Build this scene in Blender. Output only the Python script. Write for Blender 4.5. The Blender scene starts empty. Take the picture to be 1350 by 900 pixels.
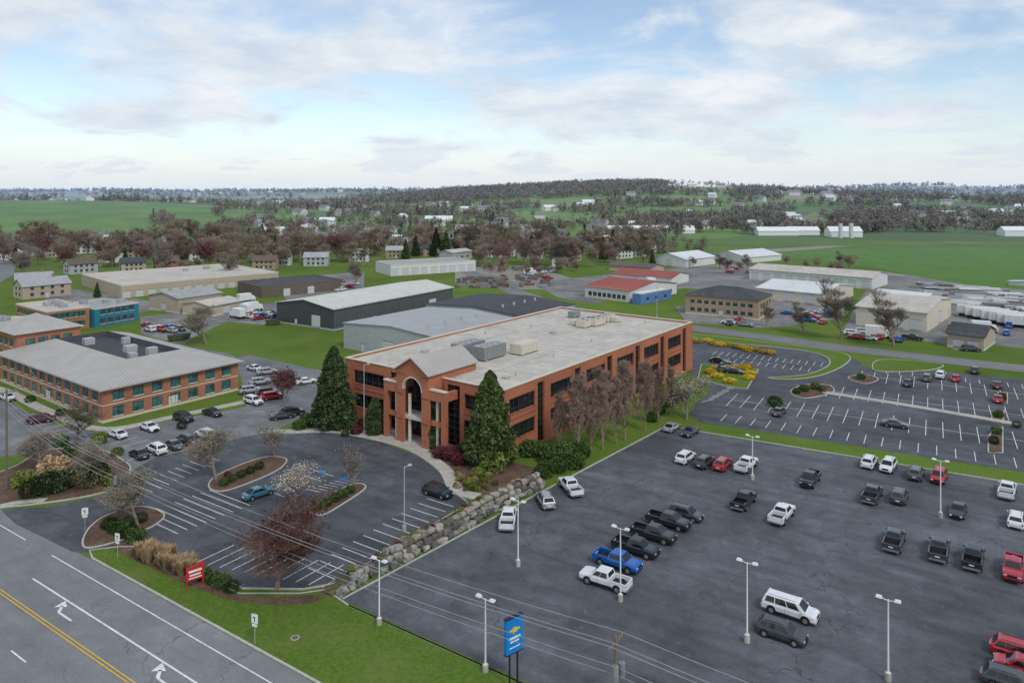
import bpy, bmesh, math, random
import numpy as np
from mathutils import Vector, noise
R=random.Random(7); NR=np.random.RandomState(5)
H=45.0; F=960.0; HZ=250.0
# image pixels: column (u) and row (v) projected from the camera 45 m above the origin -> plan metres
def G(u,v,z=0.0):
    k=(H-z)/(v-HZ); return ((u-675)*k, F*k)
RA=math.radians(-33.8)
def RF(s,n): return (s*.831+n*.556, -s*.556+n*.831)   # highway frame
TV=(.831,-.556); NV=(.556,.831)
def ss(a,b,t):
    t=min(1,max(0,(t-a)/(b-a))); return t*t*(3-2*t)
def hgt(x,y):
    if y<=520: return 0.0
    g=lambda cx,cy,sx,sy,a: a*math.exp(-((x-cx)/sx)**2/2-((y-cy)/sy)**2/2)
    z=g(-820,1000,400,250,31)+g(120,1500,300,260,43)+g(560,1350,220,200,16)+g(1000,1750,500,380,26)+32*ss(1200,3500,y)+g(-350,2600,500,300,16)+g(1700,3000,900,400,26)
    z+=11*noise.noise(Vector((x/380,y/380,0)))*ss(650,1500,y)+g(640,1050,260,150,15)
    return ss(520,820,y)*z
# ------------------------------------------------------------------ materials
def nn(nt,t,**k):
    n=nt.nodes.new(t)
    for a,b in k.items(): setattr(n,a,b)
    return n
def base(name):
    m=bpy.data.materials.new(name); m.use_nodes=True
    return m,m.node_tree,m.node_tree.nodes['Principled BSDF']
def c4(c): return (c[0],c[1],c[2],1)
def mixc(nt,f,a,b,bt='MIX'):
    n=nn(nt,'ShaderNodeMix',data_type='RGBA',blend_type=bt)
    for i,s in ((0,f),(6,a),(7,b)):
        if isinstance(s,(int,float)): n.inputs[i].default_value=s
        elif isinstance(s,tuple): n.inputs[i].default_value=c4(s)
        else: nt.links.new(s,n.inputs[i])
    return n.outputs[2]
def mapr(nt,s,a,b,c=0,d=1):
    n=nn(nt,'ShaderNodeMapRange'); nt.links.new(s,n.inputs[0])
    for i,x in enumerate((a,b,c,d)): n.inputs[i+1].default_value=x
    return n.outputs[0]
def noi(nt,vec,sc,det=4,ro=.6,dist=0):
    n=nn(nt,'ShaderNodeTexNoise'); n.inputs['Scale'].default_value=sc; n.inputs['Detail'].default_value=det
    n.inputs['Roughness'].default_value=ro; n.inputs['Distortion'].default_value=dist
    nt.links.new(vec,n.inputs['Vector']); return n.outputs['Fac']
def painted_haze(nt,col):  # aerial haze painted into the base colour, stronger with distance from the origin
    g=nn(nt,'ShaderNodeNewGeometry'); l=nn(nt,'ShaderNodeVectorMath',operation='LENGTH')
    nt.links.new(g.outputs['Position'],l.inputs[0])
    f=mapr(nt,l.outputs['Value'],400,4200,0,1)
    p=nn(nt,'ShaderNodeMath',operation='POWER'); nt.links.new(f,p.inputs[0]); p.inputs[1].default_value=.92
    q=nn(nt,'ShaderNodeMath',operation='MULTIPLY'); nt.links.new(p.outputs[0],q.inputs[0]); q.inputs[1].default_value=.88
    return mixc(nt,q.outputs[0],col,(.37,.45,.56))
def mat(name,col,rough=.85,var=.2,sc=1.0,big=.05,bump=0,metal=0,hz=False,spec=.3,obj=False,col2=None,stretch=None,coat=0,simple=False):
    m,nt,b=base(name)
    if obj: vec=nn(nt,'ShaderNodeTexCoord').outputs['Object']
    else: vec=nn(nt,'ShaderNodeNewGeometry').outputs['Position']
    if stretch:
        mp=nn(nt,'ShaderNodeVectorMath',operation='MULTIPLY'); nt.links.new(vec,mp.inputs[0]); mp.inputs[1].default_value=stretch; vec=mp.outputs[0]
    n1=noi(nt,vec,sc,1 if simple else 4,.65)
    lo=tuple(c*(1-var) for c in col); hi=col2 if col2 else tuple(min(1,c*(1+var)) for c in col)
    c=mixc(nt,mapr(nt,n1,.3,.7),lo,hi)
    if not simple:
        n2=noi(nt,vec,big,3)
        k=mapr(nt,n2,.3,.7,1-var*.7,1+var*.5)
        v=nn(nt,'ShaderNodeVectorMath',operation='SCALE'); nt.links.new(c,v.inputs[0]); nt.links.new(k,v.inputs['Scale'])
        c=v.outputs[0]
    if hz: c=painted_haze(nt,c)
    nt.links.new(c,b.inputs['Base Color'])
    b.inputs['Roughness'].default_value=rough; b.inputs['Metallic'].default_value=metal
    b.inputs['Specular IOR Level'].default_value=spec
    if coat: b.inputs['Coat Weight'].default_value=coat; b.inputs['Coat Roughness'].default_value=.06
    if bump:
        bp=nn(nt,'ShaderNodeBump'); bp.inputs['Strength'].default_value=bump; bp.inputs['Distance'].default_value=.05
        nt.links.new(n1,bp.inputs['Height']); nt.links.new(bp.outputs[0],b.inputs['Normal'])
    return m
def asphalt(name,col,crack=.6,stain=.35,spots=0):
    m,nt,b=base(name); vec=nn(nt,'ShaderNodeNewGeometry').outputs['Position']
    rot=nn(nt,'ShaderNodeMapping'); rot.inputs['Rotation'].default_value=(0,0,math.radians(33.8)); nt.links.new(vec,rot.inputs[0])
    st=nn(nt,'ShaderNodeVectorMath',operation='MULTIPLY'); nt.links.new(rot.outputs[0],st.inputs[0]); st.inputs[1].default_value=(.06,.5,1)
    fine=noi(nt,vec,7,3,.75); mid=noi(nt,vec,.3,5,.72,.4); big=noi(nt,vec,.05,2); streak=noi(nt,st.outputs[0],1,4,.6)
    c=mixc(nt,mapr(nt,fine,.3,.7),tuple(x*.75 for x in col),tuple(x*1.25 for x in col))
    for s,a in ((mid,stain),(big,stain),(streak,stain*.7)):
        v=nn(nt,'ShaderNodeVectorMath',operation='SCALE'); nt.links.new(c,v.inputs[0]); nt.links.new(mapr(nt,s,.28,.72,1-a,1+a),v.inputs['Scale']); c=v.outputs[0]
    if spots:  # oil drips and salt bleached scuffs
        n3=noi(nt,vec,1.1,3,.6); c=mixc(nt,mapr(nt,n3,.64,.72,0,spots),c,tuple(x*1.9 for x in col)); c=mixc(nt,mapr(nt,n3,.36,.28,0,spots),c,tuple(x*.45 for x in col))
    vo=nn(nt,'ShaderNodeTexVoronoi',feature='DISTANCE_TO_EDGE'); vo.inputs['Scale'].default_value=.13
    dv=nn(nt,'ShaderNodeVectorMath',operation='ADD'); nz=nn(nt,'ShaderNodeTexNoise'); nz.inputs['Scale'].default_value=.5; nt.links.new(vec,nz.inputs['Vector'])
    sc=nn(nt,'ShaderNodeVectorMath',operation='SCALE'); nt.links.new(nz.outputs['Color'],sc.inputs[0]); sc.inputs['Scale'].default_value=3
    nt.links.new(vec,dv.inputs[0]); nt.links.new(sc.outputs[0],dv.inputs[1]); nt.links.new(dv.outputs[0],vo.inputs['Vector'])
    f=mapr(nt,vo.outputs['Distance'],.004,.012,crack,0)
    gate=mapr(nt,big,.45,.6,0,1); mu=nn(nt,'ShaderNodeMath',operation='MULTIPLY'); nt.links.new(f,mu.inputs[0]); nt.links.new(gate,mu.inputs[1])
    c=mixc(nt,mu.outputs[0],c,tuple(x*.45 for x in col))
    nt.links.new(c,b.inputs['Base Color']); b.inputs['Roughness'].default_value=.72; b.inputs['Specular IOR Level'].default_value=.35
    return m
def seam(name,col,axis=0,period=.6):
    m,nt,b=base(name); tc=nn(nt,'ShaderNodeTexCoord'); sp=nn(nt,'ShaderNodeSeparateXYZ'); nt.links.new(tc.outputs['Object'],sp.inputs[0])
    d=nn(nt,'ShaderNodeMath',operation='DIVIDE'); nt.links.new(sp.outputs[axis],d.inputs[0]); d.inputs[1].default_value=period
    fr=nn(nt,'ShaderNodeMath',operation='FRACT'); nt.links.new(d.outputs[0],fr.inputs[0])
    f=mapr(nt,fr.outputs[0],.78,.86,0,1)
    n=noi(nt,tc.outputs['Object'],.25,5,.7); c=mixc(nt,mapr(nt,n,.3,.7),tuple(x*.85 for x in col),tuple(min(1,x*1.1) for x in col))
    c=mixc(nt,f,c,tuple(x*.62 for x in col)); nt.links.new(c,b.inputs['Base Color']); b.inputs['Roughness'].default_value=.5
    return m
M={}
def A(k,*a,**kw): M[k]=mat(k,*a,**kw)
A('brick',(.43,.155,.082),.9,.24,3,.12,bump=.2,obj=True); A('brick_dark',(.25,.085,.05),.9,.15,3); A('brick2',(.38,.17,.10),.9,.2,3,.2)
A('brick_tan',(.38,.28,.19),.9,.15,3); A('cream',(.62,.56,.45),.7,.08,2); A('stucco',(.5,.42,.32),.9,.1,2)
A('roof_beige',(.51,.47,.41),.9,.16,.5,.09); A('roof_grey',(.35,.36,.36),.8,.14,.5,.08); A('roof_white',(.66,.67,.66),.6,.1,.5,.1)
A('roof_dark',(.07,.072,.08),.85,.25,.8,.15); A('roof_red',(.32,.085,.065),.7,.2,1); A('roof_brown',(.15,.115,.095),.9,.2,1)
A('wall_tan',(.45,.37,.28),.8,.1,1); A('wall_white',(.66,.66,.63),.7,.08,1); A('wall_grey',(.42,.43,.43),.7,.1,1)
A('wall_blue',(.10,.20,.42),.6,.1,1); A('wall_teal',(.03,.20,.30),.6,.1,1)
A('metal_grey',(.25,.26,.26),.5,.2,3); A('galv',(.42,.43,.43),.45,.12,3); A('lamp_white',(.75,.75,.73),.45,.06,3); A('black_trim',(.02,.02,.022),.5,.1,3)
A('frame',(.05,.05,.05),.5,.1,3); A('concrete',(.44,.41,.36),.9,.2,1.2,.2); A('kerb',(.47,.45,.41),.9,.18,2); A('mulch',(.13,.08,.055),1,.45,3,.3,bump=.5)
A('bank',(.12,.11,.06),1,.4,2,.3); A('gravel',(.27,.25,.22),1,.2,3,.08); A('rock',(.21,.195,.175),.95,.5,1.3,.5,bump=.6,col2=(.45,.43,.385))
A('wood',(.19,.15,.115),.95,.25,6); A('bark',(.24,.20,.165),.95,.25,5,simple=True); A('bark_red',(.29,.20,.155),.95,.25,5,simple=True); A('bark_mid',(.27,.205,.165),.95,.3,.1,simple=True)
A('white_mark',(.72,.72,.70),.8,.22,4,.6); A('yellow_mark',(.66,.42,.06),.8,.15,4); A('blue_mark',(.05,.22,.5),.8,.15,4)
A('tyre',(.018,.018,.018),.9,.2,8,simple=True); A('rim',(.35,.35,.36),.35,.1,8,metal=.6,simple=True); A('hl',(.75,.76,.78),.15,.05,8,simple=True); A('tl',(.35,.01,.01),.2,.05,8,simple=True)
A('sign_red',(.55,.03,.03),.5,.06,3); A('sign_blue',(.01,.22,.60),.35,.06,2); A('sign_white',(.8,.8,.78),.5,.04,2); A('gold',(.75,.5,.08),.4,.05,2)
A('door_white',(.6,.6,.58),.6,.06,2); A('wire',(.33,.33,.34),.6,.1,1,simple=True)
leafcols={'plum':((.26,.075,.07),(.165,.045,.045)),'blossom':((.60,.55,.46),(.40,.36,.26)),'bud':((.30,.31,.16),(.21,.20,.11)),'budred':((.36,.22,.17),(.27,.17,.125)),
 'ever':((.10,.13,.038),(.045,.068,.02)),'ever2':((.072,.105,.038),(.03,.052,.02)),'hedge':((.075,.125,.03),(.035,.07,.018)),'lime':((.22,.25,.05),(.12,.15,.03)),
 'gold':((.70,.48,.03),(.48,.34,.03)),'purple':((.20,.085,.08),(.13,.058,.055)),'tan':((.52,.38,.22),(.36,.25,.14)),'twig':((.30,.23,.18),(.22,.165,.125)),'sprout':((.25,.25,.12),(.19,.155,.10)),'maroon':((.15,.035,.045),(.085,.022,.028))}
for k,(a,b) in leafcols.items():
    A('lf_'+k+'0',a,.8,.25,.8,spec=.2,simple=True); A('lf_'+k+'1',b,.85,.25,.8,spec=.2,simple=True)
fw={'brown':(.225,.17,.13),'grey':(.185,.16,.135),'olive':(.17,.17,.08),'purp':(.18,.075,.07),'ever':(.04,.07,.04),'green':(.15,.20,.075)}
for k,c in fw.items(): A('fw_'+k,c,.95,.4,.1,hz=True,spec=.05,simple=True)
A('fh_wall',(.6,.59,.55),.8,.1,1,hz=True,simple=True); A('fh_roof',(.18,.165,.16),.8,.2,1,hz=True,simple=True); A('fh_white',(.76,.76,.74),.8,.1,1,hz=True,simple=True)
M['asphalt']=asphalt('lot_asphalt',(.078,.082,.092),.6,.38,.35); M['asphalt2']=asphalt('dealer_asphalt',(.095,.10,.112),.7,.36,.5)
M['asphalt3']=asphalt('street_asphalt',(.18,.18,.185),.5,.15); M['hwy']=asphalt('highway_asphalt',(.20,.20,.205),.6,.16); M['yard']=asphalt('yard_asphalt',(.19,.185,.175),.3,.35,.4); M['medlot']=asphalt('old_asphalt',(.17,.17,.175),.7,.28,.3)
M['seam0']=seam('seam_roof_x',(.44,.41,.37),0,.7); M['seam1']=seam('seam_roof_y',(.44,.41,.37),1,.7); M['rib0']=seam('ribbed_wall_x',(.10,.105,.11),0,1.2)
M['seamw']=seam('white_metal_roof',(.64,.62,.55),0,1.0); M['seamg']=seam('grey_metal_roof',(.38,.385,.38),0,1.0)
def glass(name,col,r=.08):
    m,nt,b=base(name); g=nn(nt,'ShaderNodeNewGeometry'); n=noi(nt,g.outputs['Position'],.6,2)
    nt.links.new(mixc(nt,mapr(nt,n,.35,.65),tuple(x*.5 for x in col),tuple(x*1.6 for x in col)),b.inputs['Base Color']); b.inputs['Roughness'].default_value=r; b.inputs['Specular IOR Level'].default_value=.6
    return m
M['glass']=glass('dark_glass',(.014,.015,.018)); M['glassb']=glass('window_glass',(.05,.07,.08)); M['glasst']=glass('teal_glass',(.04,.13,.13)); M['cglass']=glass('car_glass',(.014,.015,.017),.05)
paints={'white':(.74,.75,.76),'black':(.014,.015,.018),'grey':(.10,.105,.11),'dkgrey':(.045,.048,.054),'silver':(.38,.39,.40),'red':(.42,.015,.02),'maroon':(.10,.01,.015),'blue':(.01,.13,.48),'teal':(.04,.18,.26),'tan':(.3,.26,.2)}
for k,c in paints.items(): A('paint_'+k,c,.3,.06,1.2,.3,spec=.5,coat=.8,metal=.25 if k in('grey','silver','blue','teal') else 0,simple=True)
# ground: lawn near, patchwork of fields beyond
def ground_mat():
    m,nt,b=base('ground_grass'); g=nn(nt,'ShaderNodeNewGeometry'); vec=g.outputs['Position']
    a=noi(nt,vec,2.2,6,.78); c2=noi(nt,vec,.12,5,.7); c3=noi(nt,vec,.02,2)
    lawn=mixc(nt,mapr(nt,a,.3,.7),(.060,.112,.014),(.145,.225,.036))
    lawn=mixc(nt,mapr(nt,c2,.45,.75,0,.6),lawn,(.18,.19,.065))
    v=nn(nt,'ShaderNodeVectorMath',operation='SCALE'); nt.links.new(lawn,v.inputs[0]); nt.links.new(mapr(nt,c3,.3,.7,.8,1.15),v.inputs['Scale']); lawn=v.outputs[0]
    rot=nn(nt,'ShaderNodeMapping'); rot.inputs['Rotation'].default_value=(0,0,.35); rot.inputs['Scale'].default_value=(1/300,1/140,0); nt.links.new(vec,rot.inputs[0])
    vo=nn(nt,'ShaderNodeTexVoronoi'); vo.inputs['Scale'].default_value=1; vo.inputs['Randomness'].default_value=.75; nt.links.new(rot.outputs[0],vo.inputs['Vector'])
    sp=nn(nt,'ShaderNodeSeparateColor'); nt.links.new(vo.outputs['Color'],sp.inputs[0])
    cr=nn(nt,'ShaderNodeValToRGB'); cr.color_ramp.interpolation='CONSTANT'; nt.links.new(sp.outputs[0],cr.inputs[0])
    e=cr.color_ramp.elements; e[0].color=(.085,.17,.03,1); e[1].position=.28; e[1].color=(.13,.23,.035,1)
    for p,c in ((.5,(.19,.21,.07,1)),(.64,(.07,.13,.03,1)),(.76,(.30,.245,.155,1)),(.88,(.15,.25,.04,1))):
        x=e.new(p); x.color=c
    fld=mixc(nt,mapr(nt,noi(nt,vec,.03,5,.7),.3,.7,0,.35),cr.outputs[0],(.13,.15,.06))
    s=nn(nt,'ShaderNodeSeparateXYZ'); nt.links.new(vec,s.inputs[0])
    # large continuous green field on the west hill
    wx=mapr(nt,s.outputs[0],-330,-300,1,0); wy=mapr(nt,s.outputs[1],1080,1100,1,0); ww=nn(nt,'ShaderNodeMath',operation='MULTIPLY'); nt.links.new(wx,ww.inputs[0]); nt.links.new(wy,ww.inputs[1])
    fld=mixc(nt,ww.outputs[0],fld,mixc(nt,mapr(nt,c3,.35,.65),(.095,.18,.03),(.14,.235,.045)))
    col=mixc(nt,mapr(nt,s.outputs[1],600,640),lawn,fld)
    nt.links.new(painted_haze(nt,col),b.inputs['Base Color']); b.inputs['Roughness'].default_value=.95; b.inputs['Specular IOR Level'].default_value=.1
    bp=nn(nt,'ShaderNodeBump'); bp.inputs['Strength'].default_value=.6; bp.inputs['Distance'].default_value=.1; nt.links.new(a,bp.inputs['Height']); nt.links.new(bp.outputs[0],b.inputs['Normal'])
    return m
M['ground']=ground_mat()
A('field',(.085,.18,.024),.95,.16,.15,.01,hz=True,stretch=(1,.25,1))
# ------------------------------------------------------------------ mesh tools
class MB:
    def __init__(s): s.v=[];s.f=[];s.m=[]
    def add(s,vs,fs,mi=0):
        o=len(s.v); s.v+=[tuple(p) for p in vs]; s.f+=[tuple(i+o for i in f) for f in fs]; s.m+=[mi]*len(fs)
    def box(s,x0,x1,y0,y1,z0,z1,mi=0):
        s.add([(x0,y0,z0),(x1,y0,z0),(x1,y1,z0),(x0,y1,z0),(x0,y0,z1),(x1,y0,z1),(x1,y1,z1),(x0,y1,z1)],[(3,2,1,0),(4,5,6,7),(0,1,5,4),(1,2,6,5),(2,3,7,6),(3,0,4,7)],mi)
    def obox(s,cx,cy,z0,z1,lx,ly,a,mi=0):
        c,sn=math.cos(a),math.sin(a); P=[]
        for z in (z0,z1):
            for x,y in ((-lx/2,-ly/2),(lx/2,-ly/2),(lx/2,ly/2),(-lx/2,ly/2)): P.append((cx+x*c-y*sn,cy+x*sn+y*c,z))
        s.add(P,[(3,2,1,0),(4,5,6,7),(0,1,5,4),(1,2,6,5),(2,3,7,6),(3,0,4,7)],mi)
    def quad(s,*p,mi=0): s.add(p,[tuple(range(len(p)))],mi)
    def slab(s,p,t,mi=0):
        n=len(p); s.add(list(p)+[(q[0],q[1],q[2]-t) for q in p],[tuple(range(n)),tuple(range(2*n-1,n-1,-1))]+[(i,i+n,(i+1)%n+n,(i+1)%n) for i in range(n)],mi)
    def tube(s,p,q,r0,r1,n=8,mi=0,cap=True):
        p=Vector(p);q=Vector(q);d=(q-p)
        if d.length<1e-6: return
        d.normalize(); a=d.orthogonal().normalized(); b=d.cross(a); vs=[]
        for c,r in ((p,r0),(q,r1)):
            for i in range(n):
                t=2*math.pi*i/n; vs.append(c+a*(r*math.cos(t))+b*(r*math.sin(t)))
        fs=[(i,(i+1)%n,n+(i+1)%n,n+i) for i in range(n)]
        if cap: fs+=[tuple(range(n-1,-1,-1)),tuple(range(n,2*n))]
        s.add(vs,fs,mi)
    def mesh(s,name,mats,smooth=False):
        me=bpy.data.meshes.new(name); me.from_pydata(s.v,[],s.f)
        for m in mats: me.materials.append(M[m] if isinstance(m,str) else m)
        me.polygons.foreach_set('material_index',s.m)
        if smooth: me.polygons.foreach_set('use_smooth',[True]*len(s.f))
        me.update(); return me
    def obj(s,name,mats,parent=None,smooth=False):
        return link(name,s.mesh(name,mats,smooth),parent)
def link(name,me,parent=None,loc=None,rz=0,sc=None):
    o=bpy.data.objects.new(name,me); bpy.context.scene.collection.objects.link(o)
    if parent: o.parent=parent
    if loc: o.location=loc
    if rz: o.rotation_euler=(0,0,rz)
    if sc: o.scale=sc if isinstance(sc,tuple) else (sc,sc,sc)
    return o
def cat(p,closed=False,n=6):
    out=[];N=len(p)
    rng=range(N) if closed else range(N-1)
    for i in rng:
        g=(lambda k:p[k%N]) if closed else (lambda k:p[min(max(k,0),N-1)])
        a,b,c,d=g(i-1),g(i),g(i+1),g(i+2)
        for j in range(n):
            t=j/n; out.append(tuple(.5*((2*b[k])+(-a[k]+c[k])*t+(2*a[k]-5*b[k]+4*c[k]-d[k])*t*t+(-a[k]+3*b[k]-3*c[k]+d[k])*t**3) for k in (0,1)))
    if not closed: out.append(p[-1])
    return out
def offs(p,w,closed):
    N=len(p);o=[]
    for i in range(N):
        a=p[(i-1)%N] if (closed or i>0) else p[i]; b=p[(i+1)%N] if (closed or i<N-1) else p[i]
        d=Vector((b[0]-a[0],b[1]-a[1])); d.normalize(); o.append((p[i][0]-d.y*w,p[i][1]+d.x*w))
    return o
def ribbon(mb,p,w,z0,z1,closed=False,mi=0):
    L=offs(p,w/2,closed);Q=offs(p,-w/2,closed);N=len(p)
    for i in range(N if closed else N-1):
        j=(i+1)%N
        if z1-z0<.005: mb.quad((*Q[i],z1),(*Q[j],z1),(*L[j],z1),(*L[i],z1),mi=mi)
        else: mb.add([(*Q[i],z0),(*Q[j],z0),(*L[j],z0),(*L[i],z0),(*Q[i],z1),(*Q[j],z1),(*L[j],z1),(*L[i],z1)],[(4,5,6,7),(0,1,5,4),(2,3,7,6),(1,2,6,5),(3,0,4,7)],mi)
def px(*a): return [G(u,v) for u,v in a]
def area(p): return sum(p[i-1][0]*p[i][1]-p[i][0]*p[i-1][1] for i in range(len(p)))/2
def sheet(name,p,m,z):
    mb=MB(); 
    if area(p)<0: p=p[::-1]
    mb.quad(*[(x,y,z) for x,y in p]); return mb.obj(name,[m])
def island(name,p,m,smooth=True,zt=.15,top=.04):
    if smooth: p=cat(p,True,5)
    if area(p)<0: p=p[::-1]
    mb=MB(); n=len(p)
    ribbon(mb,p,.22,0,zt,True,0)
    mb.quad(*[(x,y,zt-.03) for x,y in p],mi=1)
    return mb.obj(name,['kerb',m])
# ------------------------------------------------------------------ ground
def build_ground():
    ys=[-600,-300,-100,0,60,100,150,200,250,300,350,400,440,480]+[520+i*22 for i in range(60)]
    y=ys[-1]
    while y<6500: y+=60+ (y-1800)*.02; ys.append(y)
    xs=[i*45 for i in range(-32,33)]; x=xs[-1]; ext=[]
    while x<6000: x+=120+ (x-1440)*.05; ext.append(x)
    xs=[-e for e in ext[::-1]]+xs+ext
    nx=len(xs); vs=[(x,y,hgt(x,y)) for y in ys for x in xs]
    fs=[(j*nx+i,j*nx+i+1,(j+1)*nx+i+1,(j+1)*nx+i) for j in range(len(ys)-1) for i in range(nx-1)]
    mb=MB(); mb.add(vs,fs); mb.obj('ground',['ground'],smooth=True)
build_ground()
sheet('farm_field',px((930,335),(1010,328),(1110,327),(1700,327),(2400,350),(1900,470),(1500,420),(1350,388),(1230,368),(1170,355),(1060,340)),'field',.03)
# highway
sheet('highway_road',[RF(-420,14),RF(260,14),RF(260,45.2),RF(-420,45.2)],'hwy',.02)
mk=MB() # markings
def line(p,q,w=.12,z=.05,mi=0):
    d=Vector((q[0]-p[0],q[1]-p[1])); 
    if d.length<.01: return
    d.normalize(); a,b=-d.y*w/2,d.x*w/2
    mk.quad((p[0]-a,p[1]-b,z),(q[0]-a,q[1]-b,z),(q[0]+a,q[1]+b,z),(p[0]+a,p[1]+b,z),mi=mi)
line(RF(-420,43),RF(-104,43),.15); line(RF(-97,43),RF(260,43),.15); line(RF(-93,39.2),RF(260,39.2),.2); line(RF(-420,35.75),RF(260,35.75),.14,mi=1); line(RF(-420,36.1),RF(260,36.1),.14,mi=1)
line(RF(-420,27.8),RF(260,27.8),.15)
for i in range(-40,22): line(RF(i*12.2+5.2,31.9),RF(i*12.2+8.4,31.9),.15)
def arrow(s0,n0):
    P=lambda s,n:(*RF(s0+s,n0+n),.05)
    mk.quad(P(0,-.12),P(2.6,-.12),P(2.6,.12),P(0,.12)); mk.quad(P(0,-.12),P(0,.12),P(-.9,.85),P(-1.2,.75),P(-.5,.0))
    mk.quad(P(-.5,1.0),P(-1.9,1.5),P(-1.6,.2))
def st_of(u,v): x,y=G(u,v); return x*.831-y*.556
arrow(st_of(82,806),37.6); arrow(st_of(212,893),37.6); arrow(st_of(212,893)+18,37.6); 
# lots
def L(*a): return px(*a)
sheet('dealer_parking_lot',[RF(-60,56.1),RF(120,56.1),(175,65),(118,89)]+L((1350,640),(905,567),(880,562)),'asphalt2',.02)
east=L((922,556),(908,545),(938,512),(912,495),(912,447),(1010,456),(1120,470),(1150,487),(1240,490),(1350,500),(1600,520),(1700,680),(1350,622))
sheet('east_parking_lot',east,'asphalt',.02)
street=cat(L((560,345),(600,352),(700,392),(790,414),(912,432),(1000,443),(1100,457),(1200,469),(1350,486),(1600,512),(1900,545)),False,8)
mb=MB(); ribbon(mb,street,9,.038,.038); mb.obj('industrial_street_road',['asphalt3'])
ribbon(mk,street,.12,.05,.05,mi=1)
sheet('medical_parking_lot',L((-260,540),(0,523),(60,556),(135,572),(325,536),(318,497),(300,474),(330,468),(430,490),(436,515),(408,548),(345,572),(250,602),(180,625),(130,600),(60,592),(0,602),(-260,640)),'medlot',.014)
sheet('office_parking_lot',L((20,690),(0,671),(60,668),(150,650),(172,622),(205,603),(345,571),(440,570),(500,582),(550,600),(588,628),(600,650),(618,664),(520,722),(440,770),(400,777),(320,775),(255,745),(160,728),(95,727)),'asphalt',.026)
sheet('driveway_apron',[RF(-104.5,45.1),RF(-95,45.1)]+L((118,700),(60,668)),'asphalt',.032)
for i_,(nm,p,m) in enumerate([('side_street_road',L((185,418),(260,408),(372,398),(372,424),(345,428),(300,424),(262,440),(240,455),(300,466),(320,474),(330,490),(230,452),(186,440)),'yard'),
 ('storage_yard_pavement',L((40,372),(170,392),(215,400),(212,408),(185,412),(60,395)),'yard'),('storage_yard_pavement',L((380,366),(480,358),(480,380),(455,385),(380,398),(372,388)),'yard'),
 ('gravel_yard',L((600,352),(700,350),(770,372),(740,382),(660,381),(600,372)),'gravel'),
 ('north_yard_pavement',L((700,372),(905,352),(980,346),(1030,372),(1010,385),(900,380),(780,400),(735,392)),'yard'),
 ('center_yard_pavement',L((890,404),(1020,392),(1120,384),(1110,420),(1070,425),(1040,430),(1000,432),(905,425)),'yard'),
 ('east_yard_pavement',L((1160,358),(1320,378),(1500,400),(1600,440),(1550,480),(1310,455),(1260,462),(1240,452),(1110,440),(1130,400)),'yard'),
 ('left_road',L((-30,335),(0,330),(25,330),(18,362),(0,372),(-60,380)),'asphalt3')]):
    sheet(nm,p,m,.008+.0035*i_ if m!='asphalt3' else .045)
sheet('gravel_lane',L((985,330),(1120,322),(1128,324),(1000,334)),'gravel',.045)
# walks
def walk(name,pts,w,z=.13,m='concrete'):
    mb=MB(); ribbon(mb,cat(pts,False,6),w,0,z); mb.obj(name,[m])
walk('sidewalk',L((345,569),(385,569),(440,568),(495,577),(545,592),(585,618),(602,646),(630,655)),2.2)
sheet('entrance_plaza',L((492,573),(508,562),(560,566),(575,580),(562,600),(545,590),(520,583)),'concrete',.145)
walk('medical_sidewalk',L((-60,498),(8,516),(60,541),(135,566),(240,547),(322,530)),2.2)
walk('street_sidewalk',L((0,668),(30,662),(60,660)),1.5)
# islands
island('planted_island',L((-40,668),(-40,640),(20,615),(60,594),(125,592),(160,606),(172,620),(150,645),(60,663)),'mulch')
island('planted_island',L((112,722),(115,700),(140,680),(185,668),(216,678),(205,692),(180,703),(155,714)),'mulch')
island('planted_island',L((275,641),(290,625),(345,604),(377,605),(366,620),(320,640),(290,648)),'mulch')
island('planted_island',L((408,672),(440,650),(468,638),(482,643),(456,662),(425,679)),'mulch')
island('roadside_lawn',[RF(-92,45.4),RF(-60,45.4),RF(-30,45.4)]+[RF(-30,55.6),RF(-58.5,55.6)]+L((430,778),(395,783),(315,783),(250,752),(200,720),(150,722),(118,726)),'ground',False)
mbk=MB(); ribbon(mbk,[RF(-30,55.6),RF(-58.5,55.6)],.2,0,.15); mbk.obj('lot_kerb',['kerb'])
sheet('roadside_mulch_bed',cat(L((150,716),(165,732),(205,752),(255,775),(320,795),(400,797),(432,784),(395,786),(315,786),(250,756),(200,724)),True,4),'mulch',.135)
island('grass_island',L((1012,498),(1062,494),(1092,482),(1088,470),(1050,461),(960,452),(918,446),(918,441),(1000,450),(1090,461),(1120,470),(1112,482),(1085,494),(1050,500)),'ground')
island('grass_island',L((1150,484),(1165,474),(1240,480),(1225,488),(1165,490)),'ground')
island('planted_island',L((1042,517),(1058,508),(1088,507),(1100,514),(1090,520),(1060,525)),'mulch')
island('planted_island',L((1118,498),(1140,494),(1158,500),(1140,506)),'mulch')
island('planted_island',L((1303,578),(1310,563),(1322,563),(1322,597),(1303,597)),'mulch',False)
island('planted_island',L((1306,555),(1311,541),(1324,541),(1322,559)),'mulch',False)
island('planted_island',L((1312,530),(1316,517),(1328,518),(1328,533)),'mulch',False)
walk('lot_median',L((1085,517),(1200,535),(1345,560)),2.0,.14)
island('planted_island',L((925,480),(1000,487),(985,513),(960,510),(920,500)),'ground',False)
sheet('office_planting_bed',L((395,563),(420,548),(455,545),(500,556),(505,563),(490,572),(440,565)),'mulch',.033)
sheet('office_planting_bed',L((585,572),(640,600),(712,618),(712,635),(660,650),(632,652),(606,643),(588,617),(566,600),(572,585)),'mulch',.037)
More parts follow.
